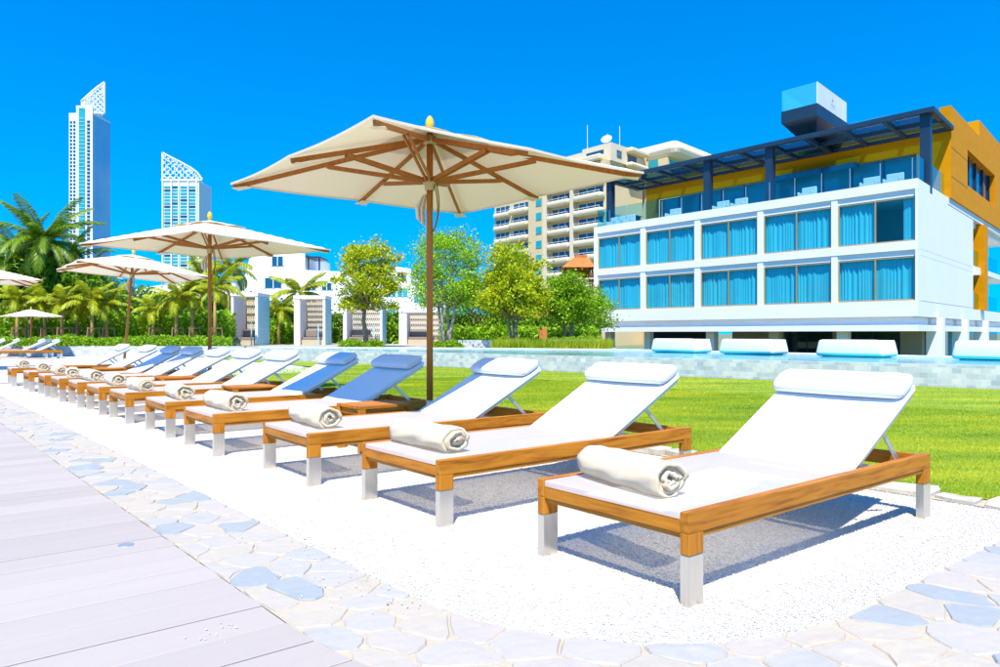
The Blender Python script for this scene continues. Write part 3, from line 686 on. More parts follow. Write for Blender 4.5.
o = dup(um, (at(31, 30.6), 30.6, 0), A + .1, 'small far white parasol over the far loungers at the left', .70)

# ------------------------------------------------------------------ side tables
def make_table():
    t = thing('side_table', 'x', 'side table', group='low teak side tables')
    w_, d_, h_ = .50, .44, .39
    for k in range(5):
        y = -d_ / 2 + k * d_ / 5; MB().box(-w_ / 2, w_ / 2, y + .0015, y + d_ / 5 - .0015, h_ - .024, h_).build('top_slat', M['wood'], t, bevel=.002, seg=1)
    for x in (-1, 1):
        for y in (-1, 1):
            xc, yc = x * (w_ / 2 - .028), y * (d_ / 2 - .028); MB().box(xc - .026, xc + .026, yc - .026, yc + .026, -.01, h_ - .0245).build('leg', M['woodz'], t, bevel=.002, seg=1)
    for y in (-1, 1): MB().box(-w_ / 2 + .055, w_ / 2 - .055, y * (d_ / 2 - .03) - .011, y * (d_ / 2 - .03) + .011, h_ - .075, h_ - .0245).build('apron', M['wood'], t)
    for x in (-1, 1): MB().box(x * (w_ / 2 - .03) - .011, x * (w_ / 2 - .03) + .011, -d_ / 2 + .055, d_ / 2 - .055, h_ - .075, h_ - .0245).build('apron', M['woody'], t)
    return t
tb = make_table()
def rowpt(i, uu, vv): x, y = row[i]; return (x + uu * U[0] + vv * V[0], y + uu * U[1] + vv * V[1], 0)
spots = [(2, 1.13, 1.18, 'teak side table between the third and fourth loungers from the right'), (4, 1.20, 1.13, 'teak side table between the fifth and sixth loungers from the right'),
         (6, 1.15, .99, 'teak side table between the seventh and eighth loungers from the right'), (9, 1.10, 1.10, 'teak side table between the tenth and eleventh loungers from the right'), (10, .95, 1.32, 'teak side table between the eleventh and twelfth loungers from the right')]
for k, (i, a_, c_, lab) in enumerate(spots):
    o = tb if k == 0 else dup(tb, (0, 0, 0), A); o.location = rowpt(i, a_, c_); o.rotation_euler = (0, 0, A); o['label'] = lab
    if k in (2,): o.scale = (1, .78, 1)

# ------------------------------------------------------------------ pool daybeds
VF = (-.635, .772); SD = (.671, .742)
def make_daybed():
    t = thing('pool_daybed', 'x', 'daybed', group='white pool daybeds')
    bm = bmesh.new(); bmesh.ops.create_cube(bm, size=1)
    for v_ in bm.verts: v_.co = Vector((v_.co.x * 1.84, v_.co.y * 1.0, v_.co.z * .46 + .23))
    top = [f for f in bm.faces if f.normal.z > .9][0]
    r = bmesh.ops.inset_region(bm, faces=[top], thickness=.26, depth=0)
    top = max((f for f in bm.faces if f.normal.z > .9), key=lambda f: -abs(f.calc_center_median().x) - abs(f.calc_center_median().y))
    for v_ in top.verts: v_.co.z -= .20; v_.co.y += .16
    for v_ in bm.verts:
        if v_.co.z > .40 and abs(v_.co.x) > .8: v_.co.x *= .84; v_.co.y *= .84
        if v_.co.z < .05: v_.co.x *= .95; v_.co.y *= .9
    me = bpy.data.meshes.new('shell'); bm.to_mesh(me); bm.free()
    o = obj('shell', me, M['daybed'], t, bevel=.10, seg=5); o.modifiers['bevel'].angle_limit = math.radians(20)
    me.polygons.foreach_set('use_smooth', [True] * len(me.polygons))
    MB().box(-.70, .70, -.36, .36, -.72, .03).build('plinth', M['steelblue'], t)
    c = MB().box(-.66, .66, -.22, .34, .19, .27).build('seat_cushion', M['daybed'], t, bevel=.03, seg=3)
    return t
db = make_daybed(); ang = math.atan2(VF[1], VF[0]) + math.pi
dlab = ['white padded pool daybed directly behind the nearest lounger', 'second white pool daybed, left of the one behind the nearest lounger', 'leftmost white pool daybed, farthest along the pool', 'white pool daybed cut off by the right edge of the picture']
for k, (tt, lab) in enumerate(zip((0, 2.88, 5.35, -3.15), dlab)):
    p = (9.0 + VF[0] * tt, 18.45 + VF[1] * tt, .43); o = db if k == 0 else dup(db, p, ang); o.location = p; o.rotation_euler = (0, 0, ang); o['label'] = lab

# ------------------------------------------------------------------ hotel (white frame, ochre upper volume, roof terrace)
P0 = (20.6, 36.0)
def H(s, t, z): return (P0[0] + SD[0] * s + VF[0] * t, P0[1] + SD[1] * s + VF[1] * t, z)
def hb(b, s0, s1, t0, t1, z0, z1):             # block in the hotel's own (slightly skewed) plan axes
    return b.hexa([H(s0, t0, z0), H(s1, t0, z0), H(s1, t1, z0), H(s0, t1, z0), H(s0, t0, z1), H(s1, t0, z1), H(s1, t1, z1), H(s0, t1, z1)])
hotel = thing('hotel', 'white hotel with two rows of curtained windows and ochre upper floor', 'hotel', (*P0, -1.45))
def hpart(name, m, *blocks, parent=None, bevel=0):
    b = MB()
    for k in blocks: hb(b, *k)
    return b.build(name, m, parent or hotel, bevel=bevel, seg=1, fixn=True)
BAY = [(.12, 4.0), (4.34, 8.36), (8.74, 12.69), (13.13, 17.06), (17.49, 21.4)]; TE = 21.75
hpart('parapet_band', M['white'], (0, .6, 0, TE, 8.18, 8.67)); hpart('lintel', M['white'], (.11, .6, .116, TE - .34, 7.85, 8.178))
hpart('floor_band', M['white'], (0, .6, 0, TE, 5.17, 5.61)); hpart('lintel', M['white'], (.11, .6, .116, TE - .34, 4.87, 5.168))
hpart('skirt_band', M['white'], (0, .6, 0, TE, 1.86, 2.65))
hpart('recess_band', M['white'], (.38, .6, .38, TE - .2, 1.44, 1.858))
hpart('lower_beam', M['white'], (-.02, .6, -.02, TE, 1.12, 1.438))
for (a, b), (c, d) in zip(BAY[:-1], BAY[1:]):
    for z0, z1 in ((2.652, 5.168), (5.612, 8.178)): hpart('pier', M['white'], (.03, .58, b, c, z0, z1))
for z0, z1 in ((2.652, 5.168), (5.612, 8.178)): hpart('pier', M['white'], (.001, .58, 21.4, TE - .001, z0, z1))
# side wall of cast panels with open joints
for s0, s1 in ((.001, 6.9), (6.915, 14.4)):
    zt_ = 8.67 if s0 < 1 else 8.25
    s00 = .602 if s0 < 1 else s0
    for z0, z1 in ((1.86, 2.62), (2.645, 4.90), (4.915, 5.22), (5.235, zt_ - .002)): hpart('wall_panel', M['white'], (s00, s1, .004, .3, z0, z1))
hpart('wall_panel', M['white'], (.001, .6, .002, .115, 2.652, 5.168), (.001, .6, .002, .115, 5.612, 8.178))
hpart('side_recess', M['white'], (.602, 30, .40, .6, 1.44, 1.858)); hpart('side_beam', M['white'], (.602, 30, -.018, .6, 1.12, 1.438))
hpart('end_wall', M['white'], (.602, 20, TE - .3, TE, 1.44, 8.2))
hpart('roof_slab', M['white'], (.602, 30, .302, TE - .302, 8.0, 8.3)); hpart('floor_slab', M['room'], (.602, 8, .302, TE - .302, 5.0, 5.45)); hpart('base_slab', M['white2'], (.602, 30, .302, TE - .302, 1.9, 2.3))
hpart('room_back', M['room'], (5.0, 5.2, .302, TE - .302, 2.302, 7.998))
for a, b in BAY[1:]: hpart('room_partition', M['room'], (.9, 4.99, a - .25, a - .1, 2.31, 4.99), (.9, 4.99, a - .25, a - .1, 5.46, 7.99))
for fi, (z0, z1) in enumerate(((2.655, 4.865), (5.615, 7.845))):
    for bi, (a, b) in enumerate(BAY):
        g = MB(); mid = a + (b - a) * .5; fw = .075
        for q in (a + .002, mid - fw / 2, b - fw - .002): hb(g, .12, .20, q, q + fw, z0, z1)
        for q0, q1 in ((a + fw + .003, mid - fw / 2 - .001), (mid + fw / 2 + .001, b - fw - .003)): hb(g, .125, .195, q0, q1, z0, z0 + fw); hb(g, .125, .195, q0, q1, z1 - fw, z1)
        wn = g.build('window', M['bronze'], hotel, fixn=True)
        for q0, q1 in ((a + fw, mid - fw / 2), (mid + fw / 2, b - fw)):
            MB().add([H(.16, q0, z0 + .05), H(.16, q1, z0 + .05), H(.16, q1, z1 - .05), H(.16, q0, z1 - .05)], [(0, 1, 2, 3)]).build('pane', M['pane'], wn)
        # drawn curtains hanging in folds; the top near bay has one side half open
        spans = [(a + .04, b - .04)]
        if bi == 0 and fi == 1: spans = [(a + .04, a + .62), (mid, b - .04)]
        for q0, q1 in spans:
            n = int((q1 - q0) / .035); cu = MB(); ph = rs.uniform(0, 6)
            for i in range(n + 1):
                t = q0 + (q1 - q0) * i / n; sd = .34 + (.030 + .018 * math.sin(i * .071 + ph)) * math.sin(i * 1.05 + ph + 2.6 * math.sin(i * .17 + ph) + 1.4 * math.sin(i * .053 + 2 * ph)) + .022 * math.sin(i * .23 + ph)
                cu.v += [H(sd, t, z0 + .03), H(sd + .01 * math.sin(i), t, z1 - .02)]
            cu.f = [(2 * i, 2 * i + 2, 2 * i + 3, 2 * i + 1) for i in range(n)]
            cu.build('curtain', M['curtain'], wn, smooth=True)
# ground floor: columns, back wall, glass
for px0, wd in ((608, .55), (647, .5), (710, .6), (773.5, .62), (842, .6)):
    k = (px0 - 500) / F; s = 1.0; X0, Y0 = P0[0] + SD[0] * s, P0[1] + SD[1] * s; t = (X0 - k * Y0) / (-VF[0] + VF[1] * k)
    hpart('column', M['white'] if px0 != 773.5 else M['beige'], (s, s + wd, t - wd / 2, t + wd / 2, -1.45, 1.118 if s < .6 else 1.9))
for s in (4.0, 10.6, 17.5): hpart('column', M['white'], (s, s + .6, -.32, -.021, -1.45, 1.858), (s, s + .6, -.02, .5, -1.45, 1.118))
hpart('ground_floor_wall', M['dark'], (7.0, 7.3, .6, 13, -1.45, 1.9), (7.0, 7.3, 15.5, TE - .5, -1.45, 1.9)); [hpart('ground_floor_pier', M['beige'], k) for k in ((6.3, 6.99, 1.2, 2.4, -1.45, 1.89), (6.3, 6.99, 5.4, 6.4, -1.45, 1.89), (6.3, 6.99, 9.6, 13.5, -1.45, 1.89), (7.5, 8.2, .62, 1.19, -1.45, 1.89), (13, 14.2, .62, 1.2, -1.45, 1.89))]
for t0, t1 in ((2.45, 5.35), (6.45, 9.55)):
    fr_ = hpart('glass_front', M['steelblue'], (6.2, 6.26, t0, t0 + .06, -1.45, 1.9), (6.2, 6.26, (t0 + t1) / 2, (t0 + t1) / 2 + .06, -1.45, 1.9), (6.2, 6.26, t1 - .06, t1, -1.45, 1.9))
    MB().add([H(6.22, t0, -1.4), H(6.22, t1, -1.4), H(6.22, t1, 1.88), H(6.22, t0, 1.88)], [(0, 1, 2, 3)]).build('pane', M['paneclear'], fr_)
hpart('side_glass', M['paneteal'], (8.3, 12.9, .9, 1.0, -1.45, 1.9), (14.3, 30, .9, 1.0, -1.45, 1.9))
# recessed balconies on the side, ochre fin
hpart('side_wall', M['white2'], (14.402, 30, 1.5, 1.7, 1.9, 8.2)); hpart('balcony_slab', M['white'], (14.402, 30, .004, 1.49, 5.0, 5.35)); hpart('balcony_slab', M['white'], (14.402, 30, .004, 1.49, 1.87, 2.55))
hpart('balcony_slab', M['white'], (14.402, 15.2, -.3, .6, 4.75, 4.99))
hpart('side_window', M['panedark'], (15.0, 17.0, 1.42, 1.49, 2.55, 4.7), (18.6, 21.5, 1.42, 1.49, 2.55, 4.7), (15.0, 17.0, 1.42, 1.49, 5.36, 7.7), (18.6, 21.5, 1.42, 1.49, 5.36, 7.7))
for s0, s1 in ((14.5, 16.6), (18.3, 24)):
    for z0 in (2.56, 5.36): hpart('balcony_glass', M['paneclear'], (s0, s1, .06, .08, z0, z0 + 1.05))
hpart('ochre_fin', M['ochre'], (17.0, 18.1, -.25, 1.2, 2.56, 8.22))
# ochre upper volume
hpart('upper_wall', M['ochre'], (7.2, 11.98, -.10, .5, 8.68, 13.9)); hpart('upper_wall', M['ochre'], (11.98, 22, -.10, .5, 12.3, 13.9)); hpart('upper_wall', M['ochre'], (11.98, 22, -.10, .5, 8.68, 10.1)); hpart('upper_wall', M['ochre'], (22, 34, -.10, .5, 8.68, 13.9))
hpart('upper_base', M['white2'], (6.9, 34, .0, .5, 8.31, 8.678))
hpart('upper_window', M['panedark'], (12.0, 21.9, .32, .38, 10.1, 12.3)); hpart('upper_window_mullion', M['steelblue'], *[(s, s + .14, .20, .318, 10.1, 12.3) for s in (12.0, 14.2, 16.6, 19.2, 21.7)])
hpart('joint_strip', M['darkwood'], (7.3, 11.9, -.106, -.101, 11.55, 11.58), (7.3, 11.9, -.106, -.101, 9.9, 9.93))
hpart('front_fascia', M['ochre'], (7.2, 7.6, .502, TE, 11.55, 13.0)); hpart('front_pier', M['ochre'], (7.2, 7.6, .502, 1.7, 8.68, 11.548)); hpart('front_pier', M['ochre'], (7.2, 7.6, 20.7, TE, 8.68, 11.548))
hpart('upper_roof', M['white2'], (7.6, 34, .5, TE, 12.7, 13.0)); hpart('roof_volume', M['ochre'], (24, 34, 1.2, 8, 13.0, 17.0))
gf = hpart('terrace_glazing', M['steelblue'], *[(7.7, 7.78, t, t + .08, 8.31, 11.54) for t in np.arange(1.75, 20.7, 1.9)])
MB().add([H(7.74, 1.7, 8.31), H(7.74, 20.7, 8.31), H(7.74, 20.7, 11.54), H(7.74, 1.7, 11.54)], [(0, 1, 2, 3)]).build('pane', mat('terrace_glass', (.02, .16, .24), .06, spec=.8, var=[(.04, .26, .34)], scale=.5), gf)
hpart('terrace_soffit', M['panedark'], (6.4, 7.19, 5.0, 10.5, 11.2, 11.5))
# pergola over the terrace
pg = [(t, 2.6) for t in (0.0, 8.87, 13.36, 22.0)]
for t, s in pg: hpart('pergola_post', M['steelblue'], (s, s + .50, t - .0, t + .50, 8.305, 12.45))
hpart('pergola_beam', M['steelblue'], (2.3, 2.62, -.25, 22.6, 12.451, 12.70)); hpart('pergola_beam', M['steelblue'], (4.75, 4.95, -.2, 22.6, 12.46, 12.69)); hpart('pergola_beam', M['steelblue'], (7.0, 7.19, -.2, 22.6, 12.46, 12.69))
hpart('pergola_edge', M['steelblue'], (2.622, 7.19, -.25, .05, 12.46, 12.69))
for t in np.arange(2.2, 22.6, 2.22): hpart('pergola_rafter', M['steelblue'], (2.622, 4.748, t, t + .22, 12.46, 12.68), (4.952, 6.998, t, t + .22, 12.46, 12.68))
hpart('pergola_rafter', M['steelblue'], (2.622, 4.748, 22.3, 22.6, 12.46, 12.68), (4.952, 6.998, 22.3, 22.6, 12.46, 12.68))
MB().add([H(2.4, -.2, 12.72), H(7.1, -.2, 12.72), H(7.1, 22.5, 12.72), H(2.4, 22.5, 12.72)], [(0, 1, 2, 3)]).build('pergola_glass', glass('pergola_tint', (.10, .32, .40), .10), hotel)
# balustrade
rp_ = hpart('balustrade', M['alu'], *[(.28, .31, t, t + .03, 8.672, 9.78) for t in np.arange(.3, TE, 1.55)])
ts = list(np.arange(.3, TE - .2, 1.55)) + [TE - .1]
for a, b in zip(ts[:-1], ts[1:]): MB().add([H(.33, a + .04, 8.672), H(.33, b - .01, 8.672), H(.33, b - .01, 9.95), H(.33, a + .04, 9.95)], [(0, 1, 2, 3)]).build('pane', M['paneclear'], rp_)
for s0 in np.arange(.35, 6.6, 1.6): MB().add([H(s0, .15, 8.672), H(min(s0 + 1.57, 6.9), .15, 8.672), H(min(s0 + 1.57, 6.9), .15, 9.95), H(s0, .15, 9.95)], [(0, 1, 2, 3)]).build('pane', M['paneclear'], rp_)
for s0 in np.arange(.35, 6.6, 1.6): MB().add([H(s0, TE - .1, 8.672), H(min(s0 + 1.57, 6.9), TE - .1, 8.672), H(min(s0 + 1.57, 6.9), TE - .1, 9.95), H(s0, TE - .1, 9.95)], [(0, 1, 2, 3)]).build('pane', M['paneclear'], rp_)
for t0 in np.arange(3, TE, 2.4): MB().add([H(7.65, t0, 13.02), H(7.65, t0 + 2.36, 13.02), H(7.65, t0 + 2.36, 14.3), H(7.65, t0, 14.3)], [(0, 1, 2, 3)]).build('pane', glass('roof_balustrade_glass', (.80, .93, .98), .03) if t0 == 3 else bpy.data.materials['roof_balustrade_glass'], rp_)
# jutting viewing box on the roof
vb = thing('viewing_box', 'dark jutting rooftop viewing box with glass sides and white sign panels', 'viewing platform', H(2.0, 5.84, 13.5))
def vpart(name, m, *bl, parent=None):
    b = MB()
    for k in bl: hb(b, *k)
    return b.build(name, m, parent or vb, fixn=True)
S0, S1, T0, T1 = 2.0, 7.3, 5.84, 8.05
vpart('deck', M['steelblue'], (S0, S1 + 1, T0, T1, 13.55, 14.26))
bb = MB().hexa([H(S0 + 1.2, T0 + .45, 12.95), H(S1 + 1, T0 + .45, 12.95), H(S1 + 1, T1 - .45, 12.95), H(S0 + 1.2, T1 - .45, 12.95), H(S0 + .02, T0 + .02, 13.548), H(S1 + 1, T0 + .02, 13.548), H(S1 + 1, T1 - .02, 13.548), H(S0 + .02, T1 - .02, 13.548)]).build('underside', M['steelblue'], vb, fixn=True)
gl = glass('viewing_glass', (.30, .90, .95), .10); _nt = gl.node_tree; _o = _nt.nodes['Material Output']; _s = _o.inputs[0].links[0].from_socket; _d = _nt.nodes.new('ShaderNodeBsdfDiffuse'); _d.inputs[0].default_value = (.12, .80, .82, 1); _m = _nt.nodes.new('ShaderNodeMixShader'); _m.inputs[0].default_value = .30; _nt.links.new(_s, _m.inputs[1]); _nt.links.new(_d.outputs[0], _m.inputs[2]); _nt.links.new(_m.outputs[0], _o.inputs[0])
for q in ([H(S0 + .03, T0 + .05, 14.262), H(S0 + .03, T1 - .05, 14.262), H(S0 + .03, T1 - .05, 15.5), H(S0 + .03, T0 + .05, 15.5)], [H(S0 + .03, T1 - .03, 14.262), H(S1, T1 - .03, 14.262), H(S1, T1 - .03, 15.5), H(S0 + .03, T1 - .03, 15.5)]):
    MB().add(q, [(0, 1, 2, 3)]).build('glass_side', gl, vb)
sw = (S1 - S0) / 3
for k in range(3):
    p = vpart('sign_panel', M['sign'], (S0 + .03 + k * sw, S0 + k * sw + sw - .03, T0 - .02, T0 + .04, 14.262, 15.5))
    if k == 1:
        c = S0 + k * sw + sw * .5
        b = MB(); b.add([H(c - .10, T0 - .026, 15.0), H(c + .0, T0 - .026, 15.13), H(c + .10, T0 - .026, 15.0), H(c, T0 - .026, 14.90)], [(0, 1, 2, 3)]).build('emblem', M['red'], p)
        vpart('lettering', M['grey'], *[(c - .36 + j * .10, c - .30 + j * .10, T0 - .027, T0 - .0205, 14.70, 14.77) for j in range(8)], *[(c - .24 + j * .08, c - .20 + j * .08, T0 - .027, T0 - .0205, 14.58, 14.62) for j in range(7)], parent=p)
# terrace furniture
def terr_seat(s, t, lab, kind):
    e = thing('terrace_table' if kind == 'bar' else 'lounge_chair', lab, 'table' if kind == 'bar' else 'chair', H(s, t, 8.305))
    def q(name, m, *bl):
        b = MB()
        for k in bl: hb(b, s + k[0], s + k[1], t + k[2], t + k[3], 8.305 + k[4], 8.305 + k[5])
        b.build(name, m, e, fixn=True, bevel=.03, seg=1)
    if kind == 'bar':
        q('table_top', M['steelblue'], (-.4, .4, -1.1, 1.1, 1.02, 1.08))
        for y in (-1.0, .92): q('leg', M['steelblue'], (-.3, .3, y, y + .08, .0, 1.02))
    else:
        q('seat', M['wicker'], (-.4, .4, -.4, .4, .12, .46)); q('back', M['wicker'], (.28, .42, -.44, .44, .46, 1.12)); q('arm', M['wicker'], (-.4, .27, -.46, -.34, .461, .78)); q('arm', M['wicker'], (-.4, .27, .34, .46, .461, .78))
terr_seat(1.9, 19.9, 'dark high table at the left end of the roof terrace', 'bar')
for k, t in enumerate((19.3, 20.0, 20.7)): terr_seat(1.05, t, ['right pale chair at the dark high terrace table', 'middle pale chair at the dark high terrace table', 'left pale chair at the dark high terrace table'][k], 'seat')
for t, lab in ((15.6, 'pale lounge chair on the roof terrace left of the middle pergola posts'), (11.9, 'pale lounge chair between the two middle pergola posts'), (10.6, 'pale lounge chair just left of the third pergola post'), (6.2, 'pale lounge chair just right of the third pergola post'), (2.7, 'left woven lounge chair near the right end of the roof terrace'), (1.5, 'right woven lounge chair near the right end of the roof terrace')):
    terr_seat(1.4, t, lab, 'seat')

# ------------------------------------------------------------------ cream apartment block
E0 = (19.86, 145.0)
def HE(s, t, z): return (E0[0] + SD[0] * s + VF[0] * t, E0[1] + SD[1] * s + VF[1] * t, z)
apt = thing('apartment_block', 'tall cream apartment block with rows of rounded balconies', 'apartment block', (*E0, -1.45))
def ab(name, m, *bl, parent=None, bevel=0):
    b = MB()
    for s0, s1, t0, t1, z0, z1 in bl: b.hexa([HE(s0, t0, z0), HE(s1, t0, z0), HE(s1, t1, z0), HE(s0, t1, z0), HE(s0, t0, z1), HE(s1, t0, z1), HE(s1, t1, z1), HE(s0, t1, z1)])
    return b.build(name, m, parent or apt, fixn=True, bevel=bevel, seg=3)
ab('wall', M['cream'], (2.2, 16, 0, 9.0, -1.45, 36)); ab('wall', M['cream'], (2.6, 16, 9.002, 17.6, -1.45, 36.5)); ab('wall', M['cream'], (1.0, 16, 17.602, 22.4, -1.45, 34)); ab('wall', M['cream'], (2.6, 16, 22.402, 36, -1.45, 32.3))
ab('stair_tower', M['creamw'], (.9, 2.59, 8.2, 9.3, -1.45, 36.2)); ab('stair_tower', M['creamw'], (1.2, 2.59, 16.6, 17.59, -1.45, 34.2))
for i in range(-2, 8):
    zc = 29.1 - 3.08 * i
    for nm, s, t0, t1, top in (('C', 2.2, .2, 8.0, 34), ('B', 2.6, 9.6, 16.4, 34), ('A', 2.6, 22.8, 29.4, 30.5), ('A2', 2.6, 29.9, 35.8, 30)):
        if zc > top: continue
        ps = 1.9 if nm != 'A2' else 1.0
        b = ab('balcony', M['creamw'], (s - ps, s - .002, t0, t1, zc - .85, zc + .35), bevel=.45)
        ab('balcony_rail', M['metalw'], (s - ps + .1, s - ps + .16, t0 + .3, t1 - .3, zc + .62, zc + .70), *[(s - ps + .11, s - ps + .15, q, q + .06, zc + .35, zc + .62) for q in np.arange(t0 + .4, t1 - .3, 1.4)], parent=b)
        wz = (s - .09, s - .003, t0 + .4, t1 - .4, zc + .36, zc + 1.75)
        wn = ab('window', M['panedark'], wz); n = 3
        ab('frame', M['creamw'], *[(s - .12, s - .091, q - .08, q + .08, zc + .36, zc + 1.75) for q in np.linspace(t0 + .4, t1 - .4, 4)], parent=wn)
    for t0, t1 in ((20.2, 22.2),): ab('window', M['paneteal'], (.9, .998, t0 - 2.2, t1 - 2.4, zc - .1, zc + 1.5))
ab('roof_block', M['creamw'], (3.4, 17, -.4, 7.6, 36.002, 39.6)); ab('roof_balcony', M['creamw'], (1.4, 3.39, 1.2, 6.8, 36.2, 37.4), bevel=.3); ab('roof_window', M['panedark'], (3.3, 3.398, 1.6, 6.4, 37.42, 38.5))
ab('roof_side_window', M['panedark'], (5.5, 7.2, -.5, -.402, 37.0, 38.4)); ab('roof_side_window', M['panedark'], (9.5, 13, -.5, -.402, 36.6, 38.2)); ab('roof_side_balcony', M['creamw'], (8.6, 15.5, -2.2, -.402, 35.4, 36.4), bevel=.4); ab('roof_side_canopy', M['creamw'], (9.0, 16.0, -2.0, -.402, 38.5, 39.5), bevel=.3)
ab('roof_block', M['creamw'], (6, 16, 9, 15, 36.502, 39.9)); ab('side_wing', M['cream'], (17.002, 34, -6, 4, -1.45, 38.0)); ab('side_wing_roof', M['creamw'], (16.8, 36, -8.5, 4.2, 38.002, 41.5), bevel=1.6)
ab('side_wing_window', M['paneteal'], (16.7, 16.99, -3.6, -1.2, 36.0, 38.0)); ab('side_wing_window', M['paneteal'], (18, 30, -6.1, -6.002, 35.4, 37.6))
for s, t, h in ((4.2, 6.8, 5.2), (8.5, 1.0, 4.6), (12.0, 7.0, 5.0)): MB().tube([HE(s, t, 39.55), HE(s, t, 39.6 + h)], .05, 6).build('antenna', M['metalw'], apt)
x, y, z = HE(6.5, 3.0, 41.2)
dsh = MB().lathe([(0, 0), (.5, .06), (.9, .24), (1.15, .5)], 16).build('satellite_dish', M['metalw'], apt, smooth=True); dsh.location = (x, y, z); dsh.rotation_euler = (math.radians(55), 0, math.radians(-25)); dsh.matrix_parent_inverse = Matrix.Translation(-Vector(apt.location))
MB().tube([HE(6.5, 3.0, 39.55), (x, y, z + .1)], .12, 6).build('dish_mast', M['steelblue'], apt)

# ------------------------------------------------------------------ far towers
def tower(name, label, px0, px1, Y, split, z_top):
    X0, X1 = at(px0, Y), at(px1, Y); t = thing(name, label, 'tower', ((X0 + X1) / 2, Y, -1.45)); return t, X0, X1
Y = 600.0; t, X0, X1 = tower('skyscraper', 'tallest slim white and blue glass tower with a pointed lattice crown', 68, 107, Y, 0, 0)
px_ = lambda p: at(p, Y)
pz = lambda p: zt(p, Y)
XS = px_(93.5)
MB().box(px_(69), XS, Y, Y + 26, -1.45, pz(113)).build('wall', M['metalw'], t)
MB().box(px_(77), XS - .1, Y - 1.2, Y - .02, -1.45, pz(106)).build('front_wall', M['metalw'], t)
MB().box(px_(82), at(103, Y + 24), Y + 3, Y + 24, pz(113) - 2, pz(106)).build('roof_drum', M['metalw'], t)
MB().box(px_(80), px_(86), Y - 1.9, Y - 1.21, 2, pz(108.5)).build('glass_strip', M['paneteal'], t)
g = MB()
for i in range(58):
    z = 3 + i * (pz(116) - 6) / 58
    for a, b in ((70, 72.2), (73.4, 75.6)): g.box(px_(a), px_(b), Y - .35, Y - .01, z, z + 1.7)
    g.box(px_(88), px_(91), Y - 1.55, Y - 1.21, z, z + 1.9)
stuff(g.build('window_grid', M['panedark'], t)); g = MB()
for i in range(58):
    z = 3 + i * (pz(112) - 6) / 58; g.box(px_(80), px_(86), Y - 2.2, Y - 1.905, z, z + .5)
stuff(g.build('floor_lines', mat('pale_teal_mullion', (.3, .62, .66), .5), t))
XR = at(107, Y + 22)
MB().hexa([(XS + .05, Y - .6, -1.45), (XR, Y + 22, -1.45), (XR - 2, Y + 26, -1.45), (XS + .05, Y + 26, -1.45), (XS + .05, Y - .6, pz(115)), (XR, Y + 22, zt(118, Y + 22)), (XR - 2, Y + 26, zt(118, Y + 22)), (XS + .05, Y + 26, pz(115))]).build('glass_side', M['paneblue'], t)
g = MB()
for i in range(62):
    z = 2 + i * (pz(119) - 4) / 62
    fa, fb_ = .62, .97; g.bar((XS + (XR - XS) * fa, Y - 1.0 + 22.6 * fa, z), (XS + (XR - XS) * fb_, Y - 1.0 + 22.6 * fb_, z), .5, 1.1)
for f_ in (.10, .30, .48): g.bar((XS + (XR - XS) * f_, Y - 1.0 + 22.6 * f_, 0), (XS + (XR - XS) * f_, Y - 1.0 + 22.6 * f_, pz(119)), .5, .5, (0, 1, 0))
stuff(g.build('mullions', mat('pale_blue_mullion', (.52, .74, .86), .5), t))
MB().box(XS + (XR - XS) * .55, XS + (XR - XS) * .62, Y + 11.2, Y + 11.8, 0, pz(119)).build('corner_fin', M['metalw'], t)
def lattice(name, poly_top, p0, p1, pb, Yc, parent, cell):
    b = MB(); r = random.Random(3)
    def topy(p): return np.interp(p, [q[0] for q in poly_top], [q[1] for q in poly_top])
    P = lambda p, y: (at(p, Yc), Yc, zt(y, Yc))
    nx = int((p1 - p0) / cell)
    wd = .55 * Yc / 600
    for i in range(nx + 1):
        p = p0 + (p1 - p0) * i / nx; ty = topy(p); ny = max(1, int((pb - ty) / cell))
        for j in range(ny):
            y0 = pb - (pb - ty) * j / ny; y1 = pb - (pb - ty) * (j + 1) / ny; q = p + cell * (1 if (i + j) % 2 else -1); q = min(max(q, p0), p1)
            y1 = max(y1, topy(q)); b.bar(P(p, y0), P(q, y1), wd, wd, (0, 1, 0))
            if r.random() < .5: b.bar(P(p, y0), P(p, y1), wd, wd, (0, 1, 0))
            if r.random() < .35: b.bar(P(p, y0), P(q, y0), wd, wd, (0, 1, 0))
    tp = [P(*q) for q in poly_top]
    for a, c in zip(tp[:-1], tp[1:]): b.bar(a, c, wd * 2, wd * 2, (0, 1, 0))
    b.bar(P(p0, pb), P(p1, pb), wd * 2, wd * 2, (0, 1, 0)); b.bar(P(p1, pb), P(p1, topy(p1)), wd * 2, wd * 2, (0, 1, 0)); b.bar(P(p0, pb), P(p0, topy(p0)), wd * 2, wd * 2, (0, 1, 0))
    return stuff(b.build(name, M['metalw'], parent))
lattice('crown_lattice', [(81, 101.5), (88, 95), (96, 88), (104.5, 82)], 82, 104.5, 113, Y + 1, t, 2.4)
lattice('crown_lattice', [(83, 101.5), (90, 95), (98, 88), (104.8, 83)], 84, 104.8, 114, Y + 10, t, 2.6)
Y = 700.0; t, X0, X1 = tower('skyscraper', 'shorter white residential tower with a curved lattice sail crown', 162, 205, Y, 0, 0)
MB().box(px_(162.5), px_(199), Y, Y + 30, -1.45, pz(181)).build('wall', M['metalw'], t)
MB().hexa([(px_(199) + .05, Y + 1, -1.45), (at(205, Y + 24), Y + 24, -1.45), (at(205, Y + 28), Y + 28, -1.45), (px_(199) + .05, Y + 28, -1.45), (px_(199) + .05, Y + 1, pz(183)), (at(205, Y + 24), Y + 24, pz(183)), (at(205, Y + 28), Y + 28, pz(183)), (px_(199) + .05, Y + 28, pz(183))]).build('side_wall', M['white2'], t)
